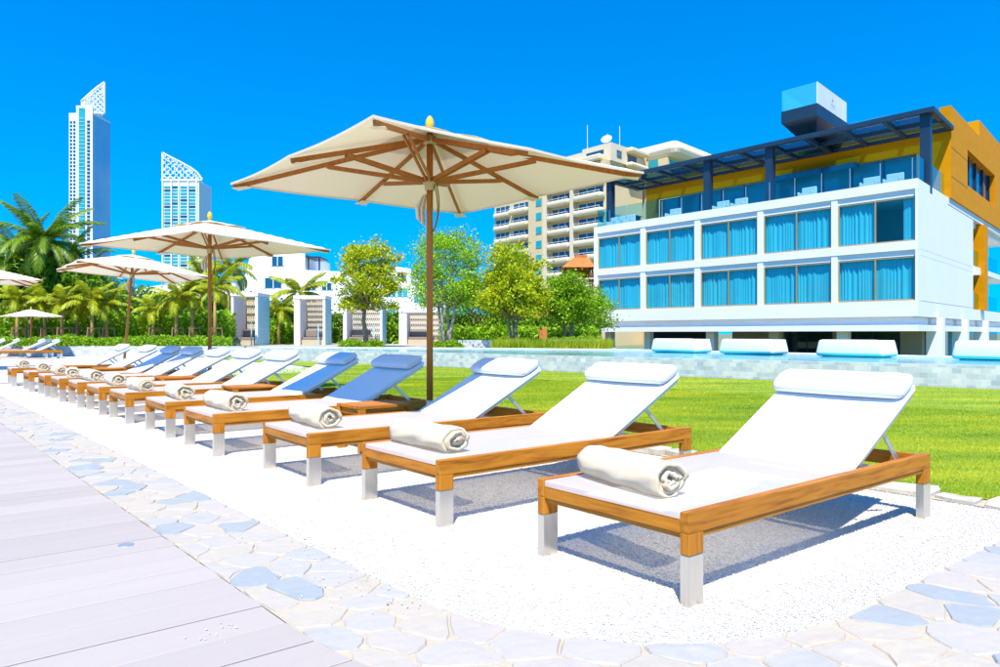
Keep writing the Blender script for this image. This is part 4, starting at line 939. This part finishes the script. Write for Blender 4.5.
MB().hexa([(px_(161.5), Y - .8, pz(181) + .01), (px_(199.5), Y - .8, pz(181) + .01), (at(205.5, Y + 28), Y + 28, pz(181) + .01), (at(164, Y + 28), Y + 28, pz(181) + .01), (px_(161.5), Y - .8, pz(179)), (px_(199.5), Y - .8, pz(179)), (at(205.5, Y + 28), Y + 28, pz(179)), (at(164, Y + 28), Y + 28, pz(179))]).build('roof_band', M['metalw'], t)
g = MB(); g2 = MB()
for i in range(45):
    z = 3 + i * (pz(183) - 5) / 45
    for a, b in ((164.3, 171), (172.5, 178.3), (180.5, 187.5), (189, 196)):
        (g2 if (i * 7 + int(a)) % 5 == 0 else g).box(px_(a), px_(b), Y - .3, Y - .01, z, z + 2.1)
    q0, q1 = Vector((px_(199), Y + 1, 0)), Vector((at(205, Y + 24), Y + 24, 0)); d_ = q1 - q0; g.bar(q0 + d_ * .2 + Vector((.3, -.1, z + 1)), q0 + d_ * .85 + Vector((.3, -.1, z + 1)), .8, 2)
stuff(g.build('window_grid', M['paneteal'], t)); stuff(g2.build('window_grid', M['panedark'], t))
g = MB()
for a in (162.5, 171.3, 178.6, 188, 196.4): g.box(px_(a), px_(a + 1.2), Y - 1.6, Y - .31, -1.45, pz(180))
stuff(g.build('vertical_fins', M['metalw'], t))
lattice('crown_lattice', [(162.5, 152.5), (170, 156.5), (180, 161.5), (190, 167), (197, 172), (202, 179)], 162.5, 202, 180, Y + 1, t, 2.9)

# ------------------------------------------------------------------ white resort building behind the garden
def facade(b, outline, Y, depth):
    P = [(at(p, Y), zt(q, Y)) for p, q in outline]; n = len(P); base = len(b.v)
    b.v += [(x, Y, z) for x, z in P] + [(x * (Y + depth) / Y if False else x, Y + depth, z) for x, z in P]
    b.f += [tuple(base + k for k in range(n)), tuple(base + n + k for k in reversed(range(n)))] + [(base + k, base + n + k, base + n + (k + 1) % n, base + (k + 1) % n) for k in range(n)]
    return b
YB = 95.0
rb = thing('resort_building', 'low white stepped resort building behind the cabanas and palms', 'building', (at(300, YB), YB, .36))
def rwin(p0, p1, q0, q1, m, Yw=YB, panes=2):
    w_ = MB().box(at(p0, Yw), at(p1, Yw), Yw - .06, Yw - .01, zt(q1, Yw), zt(q0, Yw)).build('window', M[m], rb)
    f = MB(); th = .05
    for k in range(panes + 1):
        x = at(p0 + (p1 - p0) * k / panes, Yw); f.box(x - th, x + th, Yw - .14, Yw - .062, zt(q1, Yw), zt(q0, Yw))
    stuff(f.build('frame', M['white2'], w_))
facade(MB(), [(228, 347), (243, 281), (250, 256.5), (293, 253), (305, 253.5), (305, 270), (353, 272), (353, 347)], YB, 14).build('main_block', M['white'], rb, fixn=True)
facade(MB(), [(376, 347), (376, 273), (393, 266), (411, 269), (411, 285), (445, 290), (445, 347)], YB + 4, 12).build('right_block', M['white'], rb, fixn=True)
facade(MB(), [(136, 347), (136, 289), (160, 285), (235, 283), (235, 347)], YB + 3, 12).build('left_block', M['white'], rb, fixn=True)
facade(MB(), [(352, 347), (352, 276), (378, 278), (378, 347)], YB + 8, 8).build('link_block', M['white2'], rb, fixn=True)
for a in ((272, 283.5, 256.5, 266), (265, 282, 278, 288), (307.5, 316, 281, 290), (322, 332, 283, 290)): rwin(*a, 'panedark')
for a in ((154, 166, 294.5, 305), (172, 182, 296, 305), (206, 216, 296, 305)): rwin(*a, 'panedark', YB + 3)
for a in ((387.5, 396, 288, 296.5), (397.5, 408, 288, 296.5), (414, 424, 294, 302), (388, 396, 305, 314)): rwin(*a, 'paneteal', YB + 4)
rwin(398, 404.5, 272, 278.5, 'panedark', YB + 4)
MB().box(at(397, YB + 4), at(406, YB + 4), YB + 3.4, YB + 3.93, zt(271.5, YB), zt(270, YB)).build('canopy', M['tileroof'], rb)
pr = MB()
for p in (306.5, 317.5): pr.box(at(p, YB), at(p, YB) + .18, YB + .5, YB + .7, zt(270, YB), zt(257, YB))
pr.box(at(305.5, YB), at(319, YB), YB + .3, YB + 5, zt(257.5, YB), zt(256, YB)); stuff(pr.build('roof_pergola', M['steelblue'], rb))
MB().box(at(275.5, YB), at(280.5, YB), YB - .6, YB - .02, zt(295, YB), zt(290, YB)).build('air_conditioner', M['white2'], rb, bevel=.05)
for p0, p1, q in ((262, 290, 292), (300, 330, 294)): MB().box(at(p0, YB), at(p1, YB), YB - .9, YB - .02, zt(q + 5, YB) if False else zt(q + 1.2, YB) - 1.0, zt(q, YB) - 1.0).build('ledge', M['white'], rb)

# orange roofed pavilion and garden hall
YP = 70.0
pv = thing('pavilion', 'small dark timber pavilion with an orange tiled roof beside the hotel', 'pavilion', (at(578, YP), YP, .36))
xa, xb_, xm = at(562, YP), at(596, YP), at(581, YP)
z0_, z1_, z2_ = zt(267, YP), zt(259, YP), zt(253, YP)
MB().add([(xa, YP, z0_), (xb_, YP, z0_), (xb_, YP + 4, z0_), (xa, YP + 4, z0_), (xm - .5, YP + 1.6, z1_ + .3), (xm + .9, YP + 1.6, z1_ + .3), (xm + .9, YP + 2.4, z1_ + .3), (xm - .5, YP + 2.4, z1_ + .3)], [(0, 1, 5, 4), (1, 2, 6, 5), (2, 3, 7, 6), (3, 0, 4, 7), (4, 5, 6, 7), (3, 2, 1, 0)]).build('roof', M['tileroof'], pv)
MB().box(xm - .4, xm + .8, YP + 1.65, YP + 2.35, z1_ + .302, z2_).build('roof_lantern', M['tileroof'], pv)
for x in (xa + .35, xm - .3, xm + .9, xb_ - .3): MB().box(x - .08, x + .08, YP + .3, YP + .46, .36, z0_ - .002).build('post', M['darkwood'], pv)
MB().box(xa + .2, xb_ - .2, YP + .2, YP + 3.6, zt(279, YP), zt(277.5, YP)).build('platform', M['cream'], pv)
MB().box(xa + .2, xb_ - .2, YP + 2.6, YP + 2.8, zt(277.4, YP), z0_ - .05).build('back_wall', M['ochre'], pv)
YP = 52.0
gh = thing('garden_hall', 'long low building with an orange tiled roof behind the trees', 'building', (at(550, YP), YP, .36))
xa, xb_ = at(518, YP), at(592, YP)
MB().add([(xa, YP, zt(319, YP)), (xb_, YP, zt(319, YP)), (xb_, YP + 3, zt(305, YP)), (xa, YP + 3, zt(305, YP)), (xb_, YP + 6, zt(319, YP)), (xa, YP + 6, zt(319, YP))], [(0, 1, 2, 3), (3, 2, 4, 5), (0, 3, 5), (1, 4, 2)]).build('roof', M['tileroof'], gh)
MB().box(xa + .4, xb_ - .4, YP + .5, YP + 5.5, .36, zt(319, YP) - .02).build('wall', M['darkwood'], gh)

# ------------------------------------------------------------------ cabanas
def cabana(pL, pR, Yc, depth, ptop, label, lat=True, thick=.12, wl='skytint'):
    xl, xr = at(pL, Yc), at(pR, Yc); zt_ = zt(ptop, Yc); zb = .36
    t = thing('cabana', label, 'cabana', ((xl + xr) / 2, Yc, zb), group='white garden cabanas')
    MB().box(xl, xl + thick, Yc, Yc + depth, zb, zt_ - .18).build('side_panel', M['white'], t)
    r_ = MB().box(xr - .12, xr, Yc, Yc + depth, zb, zt_ - .18).build('side_panel', M['white'], t)
    for k in range(4):
        for z in range(3):
            d = depth / 4; hz_ = (zt_ - .2 - zb) / 3; MB().box(xr + .002, xr + .02, Yc + .03 + k * d, Yc + (k + 1) * d - .01, zb + z * hz_ + .02, zb + (z + 1) * hz_ - .01).build('facing_panel', M['skytint'], r_)
    for k in range(3):
        d = depth / 3; MB().box(xl + thick + .002, xl + thick + .016, Yc + .04 + k * d, Yc + (k + 1) * d, zb, zt_ - .2).build('lining_panel', M['lining'], t)
    rf_ = MB().box(xl - .03, xr + .03, Yc - .03, Yc + .12, zt_ - .178, zt_).build('roof_beam', M['white'], t); MB().box(xl - .03, xr + .03, Yc + depth - .12, Yc + depth + .03, zt_ - .178, zt_).build('roof_beam', M['white'], t)
    for xx in (xl - .03, xr - .09): MB().box(xx, xx + .12, Yc + .121, Yc + depth - .121, zt_ - .177, zt_ - .001).build('roof_beam', M['white'], t)
    for k in range(7): yy = Yc + .2 + (depth - .4) * k / 6; MB().box(xl + .092, xr - .092, yy - .02, yy + .02, zt_ - .12, zt_ - .03).build('roof_slat', M['lattice'], t)
    Yb = Yc + depth - .1; g = MB(); nx = max(6, int((xr - xl) / .14)); nz = 20
    for i in range(nx + 1): x = xl + thick + .02 + (xr - xl - thick - .16) * i / nx; g.box(x - .03, x + .03, Yb, Yb + .05, zb, zt_ - .182)
    for j in range(nz):
        z = zb + .35 + j * (zt_ - zb - .6) / (nz - 1)
        g.box(xl + thick + .02, xr - .14, Yb + .051, Yb + .09, z, z + .05)
    stuff(g.build('lattice_screen', M['lattice'], t))
    MB().box(xl + thick + .05, xr - .16, Yc + .25, Yb - .1, zb, zb + .28).build('bed_base', M['beige'], t); MB().box(xl + thick + .08, xr - .2, Yc + .28, Yb - .15, zb + .281, zb + .43).build('mattress', M['cushion'], t, bevel=.03)
    MB().box(xl + thick + .08, xl + (xr - xl) * .62, Yb - .5, Yb - .2, zb + .431, zb + .85).build('back_cushion', M['cushion'], t, bevel=.05)
    MB().tube([(xl + (xr - xl) * .8, Yc - .12, zb), (xl + (xr - xl) * .8, Yc - .12, zb + 1.15)], .035, 6).build('rail_post', M['skytint'], t)
cabana(231, 257.5, 39, 2.0, 292.5, 'leftmost white cabana with lattice back, beside the palms')
cabana(294, 325, 41, 1.5, 295.5, 'second white cabana from the left, left of the round tree', thick=.32)
cabana(343, 382, 43, 1.6, 303, 'white cabana standing behind the round yellow green tree', thick=.2)
cabana(399, 441, 44, 1.6, 309.5, 'rightmost white cabana, behind the large parasol pole', thick=.45)

# ------------------------------------------------------------------ plants
def leaf_quads(c, ln, wd, rng, out=None, up=.25):
    n = len(c); d = rng.normal(size=(n, 3)); d[:, 2] += up
    if out is not None: d += out * .9
    d /= np.linalg.norm(d, axis=1)[:, None] + 1e-9
    s = np.cross(d, rng.normal(size=(n, 3))); s /= np.linalg.norm(s, axis=1)[:, None] + 1e-9
    l = (ln * rng.uniform(.65, 1.3, n))[:, None]; w_ = (wd * rng.uniform(.65, 1.3, n))[:, None]
    q = np.stack([c - d * l * .5, c + s * w_ * .5 - d * l * .05, c + d * l * .5 - np.array([0, 0, 1]) * l * .12, c - s * w_ * .5 - d * l * .05], 1)
    return q.reshape(-1, 3), np.arange(n * 4).reshape(-1, 4)
def tree(label, base, trunk_h, cz, rx, rz, clumps, per, ln, wd, lm, bm='bark', seed=1, stems=1, spread=.3, lean=0, low=.0, cluster=.30, name='tree', group='garden trees', tr=.10):
    rng = np.random.default_rng(seed); bx, by, bz = base; t = thing(name, label, 'tree', base, group=group)
    cc = []
    while len(cc) < clumps:
        p = rng.uniform(-1, 1, 3); r = np.linalg.norm(p)
        if r > 1 or r < .35: continue
        if p[2] < -.55 + low: continue
        p = p * (1 + .12 * math.sin(5 * math.atan2(p[1], p[0]) + seed) + .08 * math.sin(9 * p[2] + seed)); cc.append((bx + lean + p[0] * rx, by + p[1] * rx, cz + p[2] * rz))
    cc = np.array(cc); trunk = MB(); forks = []
    for k in range(stems):
        a = 2 * math.pi * k / max(stems, 1) + seed; o = (0 if stems == 1 else spread * .35); top = (bx + lean * .7 + math.cos(a) * o * 2.2 + rng.normal() * .06, by + math.sin(a) * o * 2, bz + trunk_h * (1 + .12 * rng.normal() * (stems > 1)))
        pts = [(bx + math.cos(a) * o, by + math.sin(a) * o, bz - .05)]
        for f in (.33, .66): pts.append(tuple(np.array(pts[0]) * (1 - f) + np.array(top) * f + rng.normal(size=3) * .05 * (trunk_h > 1)))
        pts.append(top); r0 = tr / math.sqrt(stems); trunk.tube(pts, [r0 * 1.25, r0, r0 * .85, r0 * .7], 8); forks.append(top)
    trunk.build('trunk', M[bm], t, smooth=True)
    lim = MB()
    for i, c in enumerate(cc[::max(1, clumps // 34)]):
        f = forks[i % len(forks)]; m_ = [(f[0] * .55 + c[0] * .45) + rng.normal() * .08, f[1] * .55 + c[1] * .45, f[2] * .45 + c[2] * .55 - .1 * rz]
        lim.tube([f, m_, tuple(c)], [tr * .42 / math.sqrt(stems), tr * .26 / math.sqrt(stems), tr * .07], 5, cap=False)
    lim.build('limbs', M[bm], t, smooth=True)
    idx = rng.integers(0, len(cc), clumps * per); sz = rng.uniform(.6, 1.25, len(cc))[idx][:, None] * cluster
    off = rng.normal(size=(len(idx), 3)) * sz * np.array([1, 1, .62]); P = cc[idx] + off
    out = P - np.array([bx + lean, by, cz]); out /= np.linalg.norm(out, axis=1)[:, None] + 1e-6
    Vl, Fl = leaf_quads(P, ln, wd, rng, out); raw('crown', Vl, Fl, M[lm], t)
    return t
TZ = .36
tree('round airy yellow green tree in front of the cabanas', (at(366, 34.5), 34.5, TZ), 1.9, zt(283, 34.5), 1.62, 2.25, 130, 85, .135, .085, 'leafy', 'bark', 3, 1, tr=.12, cluster=.21)
tree('loose multi stemmed light green tree beside the large parasol pole', (at(446, 31.5), 31.5, TZ), 2.2, zt(277, 31.5), 1.55, 2.15, 130, 105, .12, .065, 'leafa', 'barkpale', 9, 4, .42, tr=.15, cluster=.24)
tree('dense rounded tree with yellow green tips right of the parasol pole', (at(513, 31), 31, TZ), 1.5, zt(291, 31), 1.42, 1.80, 140, 125, .13, .085, 'leafy', 'bark', 14, 3, .25, tr=.14, cluster=.22)
tree('smaller bushy green tree left of the white hotel', (at(568, 34), 34, TZ), 1.3, zt(304, 34), 1.35, 1.40, 110, 110, .13, .08, 'leafm', 'bark', 21, 4, .35, tr=.12, cluster=.24)
tree('low dark green tree filling the gap between two garden trees', (at(476, 38), 38, TZ), 1.0, zt(312, 38), 1.5, 1.7, 80, 70, .14, .08, 'leafm', 'bark', 27, 2, tr=.1, cluster=.28)
tree('leafy tree standing behind the hotel corner and bushy tree', (at(588, 44), 44, TZ), 1.5, zt(312, 44), 1.6, 1.6, 80, 70, .15, .09, 'leafm', 'bark', 31, 2, tr=.1, cluster=.28)
for k, (px0, Yt, pt, r, lab) in enumerate(((120, 52, 290, 2.2, 'broad dark tree behind the second and third parasols'), (165, 50, 298, 2.0, 'low broad tree behind the second parasol pole'), (226, 50, 296, 1.8, 'dark leafy tree left of the first cabana'), (282, 48, 305, 1.6, 'dark leafy tree between the two left cabanas'), (14, 56, 268, 2.6, 'broad dark tree at the left edge behind the coconut palm'), (84, 56, 276, 2.4, 'broad dark tree right of the coconut palm'))):
    zc = zt(pt, Yt) - r * .8; tree(lab, (at(px0, Yt), Yt, TZ), max(.8, zc - 1.6), zc, r * 1.25, r * 1.0, 90, 60, .30, .13, 'leafd', 'bark', 40 + k, 2, tr=.14, cluster=.42, group='dark trees behind the palms')
# palms
def frond_mesh(L, n, droop, ll, seed, wid=.045):
    r = np.random.default_rng(seed); vv = []; ff = []; P = []; a = 0.35; p = np.array([0., 0., 0.]); m_ = 14
    for i in range(m_ + 1):
        P.append(p.copy()); a_ = a - droop * (i / m_) ** 1.35; p = p + np.array([math.cos(a_), 0, math.sin(a_)]) * L / m_
    P = np.array(P); S_ = np.linspace(0, 1, m_ + 1); b = MB()
    b.tube([tuple(q) for q in P], [.028 * (1 - .85 * s) * L / 3 + .004 for s in S_], 5)
    for i in range(n):
        s = .12 + .88 * i / (n - 1); c = np.array([np.interp(s, S_, P[:, k]) for k in range(3)]); c2 = np.array([np.interp(min(1, s + .02), S_, P[:, k]) for k in range(3)]); d = c2 - c; d = d / (np.linalg.norm(d) + 1e-9) if s < .98 else d0
        d0 = d
        up = np.cross(d, [0, 1, 0]); up = -up
        ln = ll * (math.sin(math.pi * (.12 + .83 * s)) ** .7) * r.uniform(.85, 1.1)
        for sg in (-1, 1):
            dr = np.array([0, sg, 0]) * .85 + d * .75 + np.array([0, 0, -.22 - .25 * r.random()]); dr /= np.linalg.norm(dr)
            t1 = c + dr * ln * .55; t2 = c + dr * ln + np.array([0, 0, -.26 * ln]); wv = d * wid * .5 * (1 + .2 * r.random())
            k = len(b.v); b.v += [tuple(c - wv * .5), tuple(c + wv * .5), tuple(t1 + wv), tuple(t1 - wv), tuple(t2)]; b.f += [(k, k + 1, k + 2, k + 3), (k + 3, k + 2, k + 4)]
    return b.mesh('frond')
FM = {'big': [frond_mesh(3.1, 54, d, .60, 5 + i, .05) for i, d in enumerate((.75, 1.15, 1.6, 2.0))], 'small': [frond_mesh(1.5, 24, d, .40, 15 + i, .07) for i, d in enumerate((.8, 1.3, 1.9))]}
for k, ms in FM.items():
    for m_ in ms: m_.materials.append(M['palmd' if k == 'big' else 'palml'])
def palm(label, px0, Yp, hub_py, kind='small', nf=10, seed=0, stakes=True, group='slender staked palms', scale=1.0, fm=None, zb=TZ):
    r = random.Random(seed); x = at(px0, Yp); zh = zt(hub_py, Yp); t = thing('palm_tree', label, 'palm', (x, Yp, zb), group=group)
    tr_ = .14 if kind == 'big' else .075; lx = r.uniform(-.12, .12)
    MB().tube([(x, Yp, zb - .05), (x + lx * .6, Yp, zb + (zh - zb) * .5), (x + lx, Yp, zh)], [tr_ * 1.25, tr_, tr_ * .8], 8).build('trunk', M['palmbark'], t, smooth=True)
    MB().tube([(x + lx, Yp, zh - .02), (x + lx, Yp, zh + .35 * scale)], [tr_ * .95, tr_ * .4], 8).build('crown_shaft', M['palml'], t, smooth=True)
    for i in range(nf):
        f = i / nf; el = math.radians(68 - 92 * f + r.uniform(-8, 8)) if kind == 'big' else math.radians(58 - 70 * f + r.uniform(-10, 10))
        ms = FM[kind]; m_ = ms[min(len(ms) - 1, int(f * len(ms)))]
        o = bpy.data.objects.new('frond', m_); C.objects.link(o); o.parent = t; o.location = (lx, 0, zh - zb + .15 * scale); o.rotation_euler = (r.uniform(-.25, .25), -el + .35, i * 2.399 + r.uniform(-.3, .3)); q = scale * r.uniform(.85, 1.12); o.scale = (q, q, q)
    if stakes:
        for k in range(3):
            a = 2 * math.pi * k / 3 + .4; MB().tube([(x + .42 * math.cos(a), Yp + .42 * math.sin(a), zb - .05), (x + .30 * math.cos(a), Yp + .30 * math.sin(a), zb + .95)], .035, 6).build('support_stake', M['stake'], t)
        g = MB()
        for k in range(3):
            a, b_ = 2 * math.pi * k / 3 + .4, 2 * math.pi * (k + 1) / 3 + .4; g.bar((x + .31 * math.cos(a), Yp + .31 * math.sin(a), zb + .90), (x + .31 * math.cos(b_), Yp + .31 * math.sin(b_), zb + .90), .05, .07)
        stuff(g.build('stake_rails', M['stake'], t))
    return t
palm('tall coconut palm with long arching fronds at the left', 45, 43, 244, 'big', 30, 3, False, 'coconut palms', 1.08)
palm('second coconut palm, lower and cut by the left edge', 6, 46, 268, 'big', 24, 8, False, 'coconut palms', 1.0)
palm('coconut palm just left of the tallest palm, partly hidden', 22, 44, 258, 'big', 22, 17, False, 'coconut palms', .95)
palm('coconut palm between the tallest palm and the tall tower', 66, 44.5, 264, 'big', 22, 19, False, 'coconut palms', .9)
palm('shorter coconut palm right of the tallest palm', 84, 45, 282, 'big', 22, 12, False, 'coconut palms', .85)
sp = [(17, 36, 302), (31, 37, 310), (46, 36.5, 305), (62, 36, 306), (77, 37, 310), (92, 36, 304), (107, 36.5, 308), (153, 37, 312), (176, 36, 300), (193, 36.5, 296), (215, 36, 292)]
sl = ['first slender staked palm from the left edge', 'second slender staked palm from the left edge', 'third slender staked palm from the left edge', 'fourth slender staked palm from the left edge', 'fifth slender staked palm from the left edge', 'sixth slender staked palm from the left edge', 'seventh slender staked palm, left of the leaning parasol pole', 'slender staked palm right of the leaning parasol pole', 'slender staked palm left of the second parasol pole', 'slender staked palm just left of the second parasol pole', 'slender staked palm between second parasol pole and first cabana']
for i, ((p, y, h), lab) in enumerate(zip(sp, sl)): palm(lab, p, y, h, 'small', 13, 30 + i, True)
palm('yellow feathery palm above the second parasol pole', 229, 42, 272, 'small', 14, 71, False, 'feathery palms', 1.35); palm('feathery palm rising behind the second parasol', 205, 44, 280, 'small', 13, 72, False, 'feathery palms', 1.3); palm('feathery palm between the two left cabanas', 301, 46, 296, 'small', 14, 73, False, 'feathery palms', 1.35); palm('small feathery palm right of the first cabana', 278, 42, 312, 'small', 12, 74, False, 'feathery palms', .95)
# planted masses
def mass(name, label, cat, regions, lm, ln, wd, seed, up=.3):
    rng = np.random.default_rng(seed); P = []
    for p0, p1, Y0, Y1, prof, zb, n in regions:
        px0 = rng.uniform(p0, p1, n); Yy = rng.uniform(Y0, Y1, n); top = np.interp(px0, [q[0] for q in prof], [q[1] for q in prof]); zt_ = 1 + (333.5 - top) / F * Yy
        hsh = .5 + .5 * np.sin(px0 * .55 + 3 * np.sin(Yy * 1.7) + seed) * np.sin(px0 * .17 + Yy)
        z = zb + (zt_ * (.82 + .18 * hsh) - zb) * rng.random(n) ** .85; P.append(np.stack([(px0 - 500) / F * Yy, Yy, z], 1))
    P = np.concatenate(P); Vl, Fl = leaf_quads(P, ln, wd, rng, up=up); return tag(stuff(raw(name, Vl, Fl, M[lm])), label, cat)
mass('shrubbery', 'dense dark tropical shrubbery filling the garden behind the palms', 'shrubs', [(-40, 245, 42, 49, [(-40, 246), (60, 256), (95, 272), (118, 290), (140, 300), (180, 296), (245, 304)], TZ, 56000), (262, 345, 47, 52, [(262, 308), (345, 312)], TZ, 7000), (384, 405, 46, 50, [(384, 312), (405, 310)], TZ, 2500), (440, 600, 38, 44, [(440, 312), (600, 318)], TZ, 12000)], 'leafd', .42, .13, 5)
mass('understorey', 'bright green and yellow palm like undergrowth among the staked palms', 'shrubs', [(-40, 235, 37.5, 41, [(-40, 300), (40, 308), (110, 308), (150, 314), (235, 308)], TZ, 15000), (270, 296, 43, 46, [(270, 318), (296, 322)], TZ, 1500), (388, 400, 45, 47, [(388, 318), (400, 322)], TZ, 700), (440, 598, 36, 38.5, [(440, 322), (598, 326)], TZ, 5000)], 'leafm', .34, .11, 6, .8)
mass('hedge', 'low clipped bright green hedge along the planter wall', 'hedge', [(-30, 232, 32.6, 34.4, [(-30, 334), (30, 337), (70, 333.5), (100, 337), (150, 334), (232, 336)], .40, 15000), (455, 600, 31.6, 33, [(455, 337), (520, 338), (600, 335)], .70, 7000)], 'leafm', .11, .075, 7)
def bush(label, px0, Yb, pt, r, lm='leafm', seed=1, n=1500, ln=.12):
    rng = np.random.default_rng(seed); x = at(px0, Yb); h = zt(pt, Yb) - TZ; t = thing('bush', label, 'bush', (x, Yb, TZ), group='low bushes by the pool')
    p = rng.normal(size=(n, 3)); p /= np.linalg.norm(p, axis=1)[:, None]; p *= rng.uniform(.5, 1, n)[:, None]; p[:, 2] = np.abs(p[:, 2])
    P = p * np.array([r, r * .7, h]) + np.array([x, Yb, TZ]); Vl, Fl = leaf_quads(P, ln, ln * .4, rng, p); raw('foliage', Vl, Fl, M[lm], t)
    g = MB()
    for k in range(5): a = k * 1.3; g.tube([(x, Yb, TZ - .02), (x + r * .5 * math.cos(a), Yb + r * .4 * math.sin(a), TZ + h * .6)], [.02, .01], 5)
    stuff(g.build('stems', M['bark'], t))
bush('low green bush at the foot of the round airy tree', 352, 33.6, 338, .7, seed=2); bush('low bush right of the round airy tree trunk', 375, 33.6, 339, .5, seed=3)
bush('low bush at the foot of the multi stemmed tree', 452, 30.6, 340, .55, seed=4); bush('low bush left of the large parasol pole', 438, 31, 341, .4, seed=5)
# planter wall, fringe grass and post in front of the right-hand trees
tag(uvbox_wall('planter_wall', [(at(458, 31.2), 31.2), (at(532, 31.2), 31.2)], .30, .72, M['tile'], .25), 'pale stone planter wall left of the short brown post', 'wall'); tag(uvbox_wall('planter_wall', [(at(548, 31.0), 31.0), (at(603, 31.0), 31.0)], .30, .74, M['tile'], .25), 'pale stone planter wall right of the short brown post', 'wall')
rng = np.random.default_rng(77); n = 5200
px0 = rng.uniform(492, 612, n); Yg = rng.uniform(28.6, 30.4, n); x = (px0 - 500) / F * Yg; k = rng.uniform(.25, .55, n); a = rng.uniform(0, 6.28, n)
Pg = np.stack([np.stack([x - .02 * np.cos(a), Yg - .02 * np.sin(a), np.full(n, .34)], 1), np.stack([x + .02 * np.cos(a), Yg + .02 * np.sin(a), np.full(n, .34)], 1), np.stack([x + rng.normal(0, .09, n), Yg + rng.normal(0, .09, n), .34 + k], 1)], 1)
tag(stuff(raw('fringe_grass', Pg.reshape(-1, 3), np.arange(n * 3).reshape(-1, 3), M['grass'])), 'fringe of taller grass along the far pool edge', 'grass')
x = at(543, 30.6); tag(MB().box(x - .16, x + .16, 30.5, 30.8, .34, zt(327.5, 30.6)).build('garden_post', M['tileroof'], None, bevel=.02), 'short brown post standing between the two planter walls', 'post')
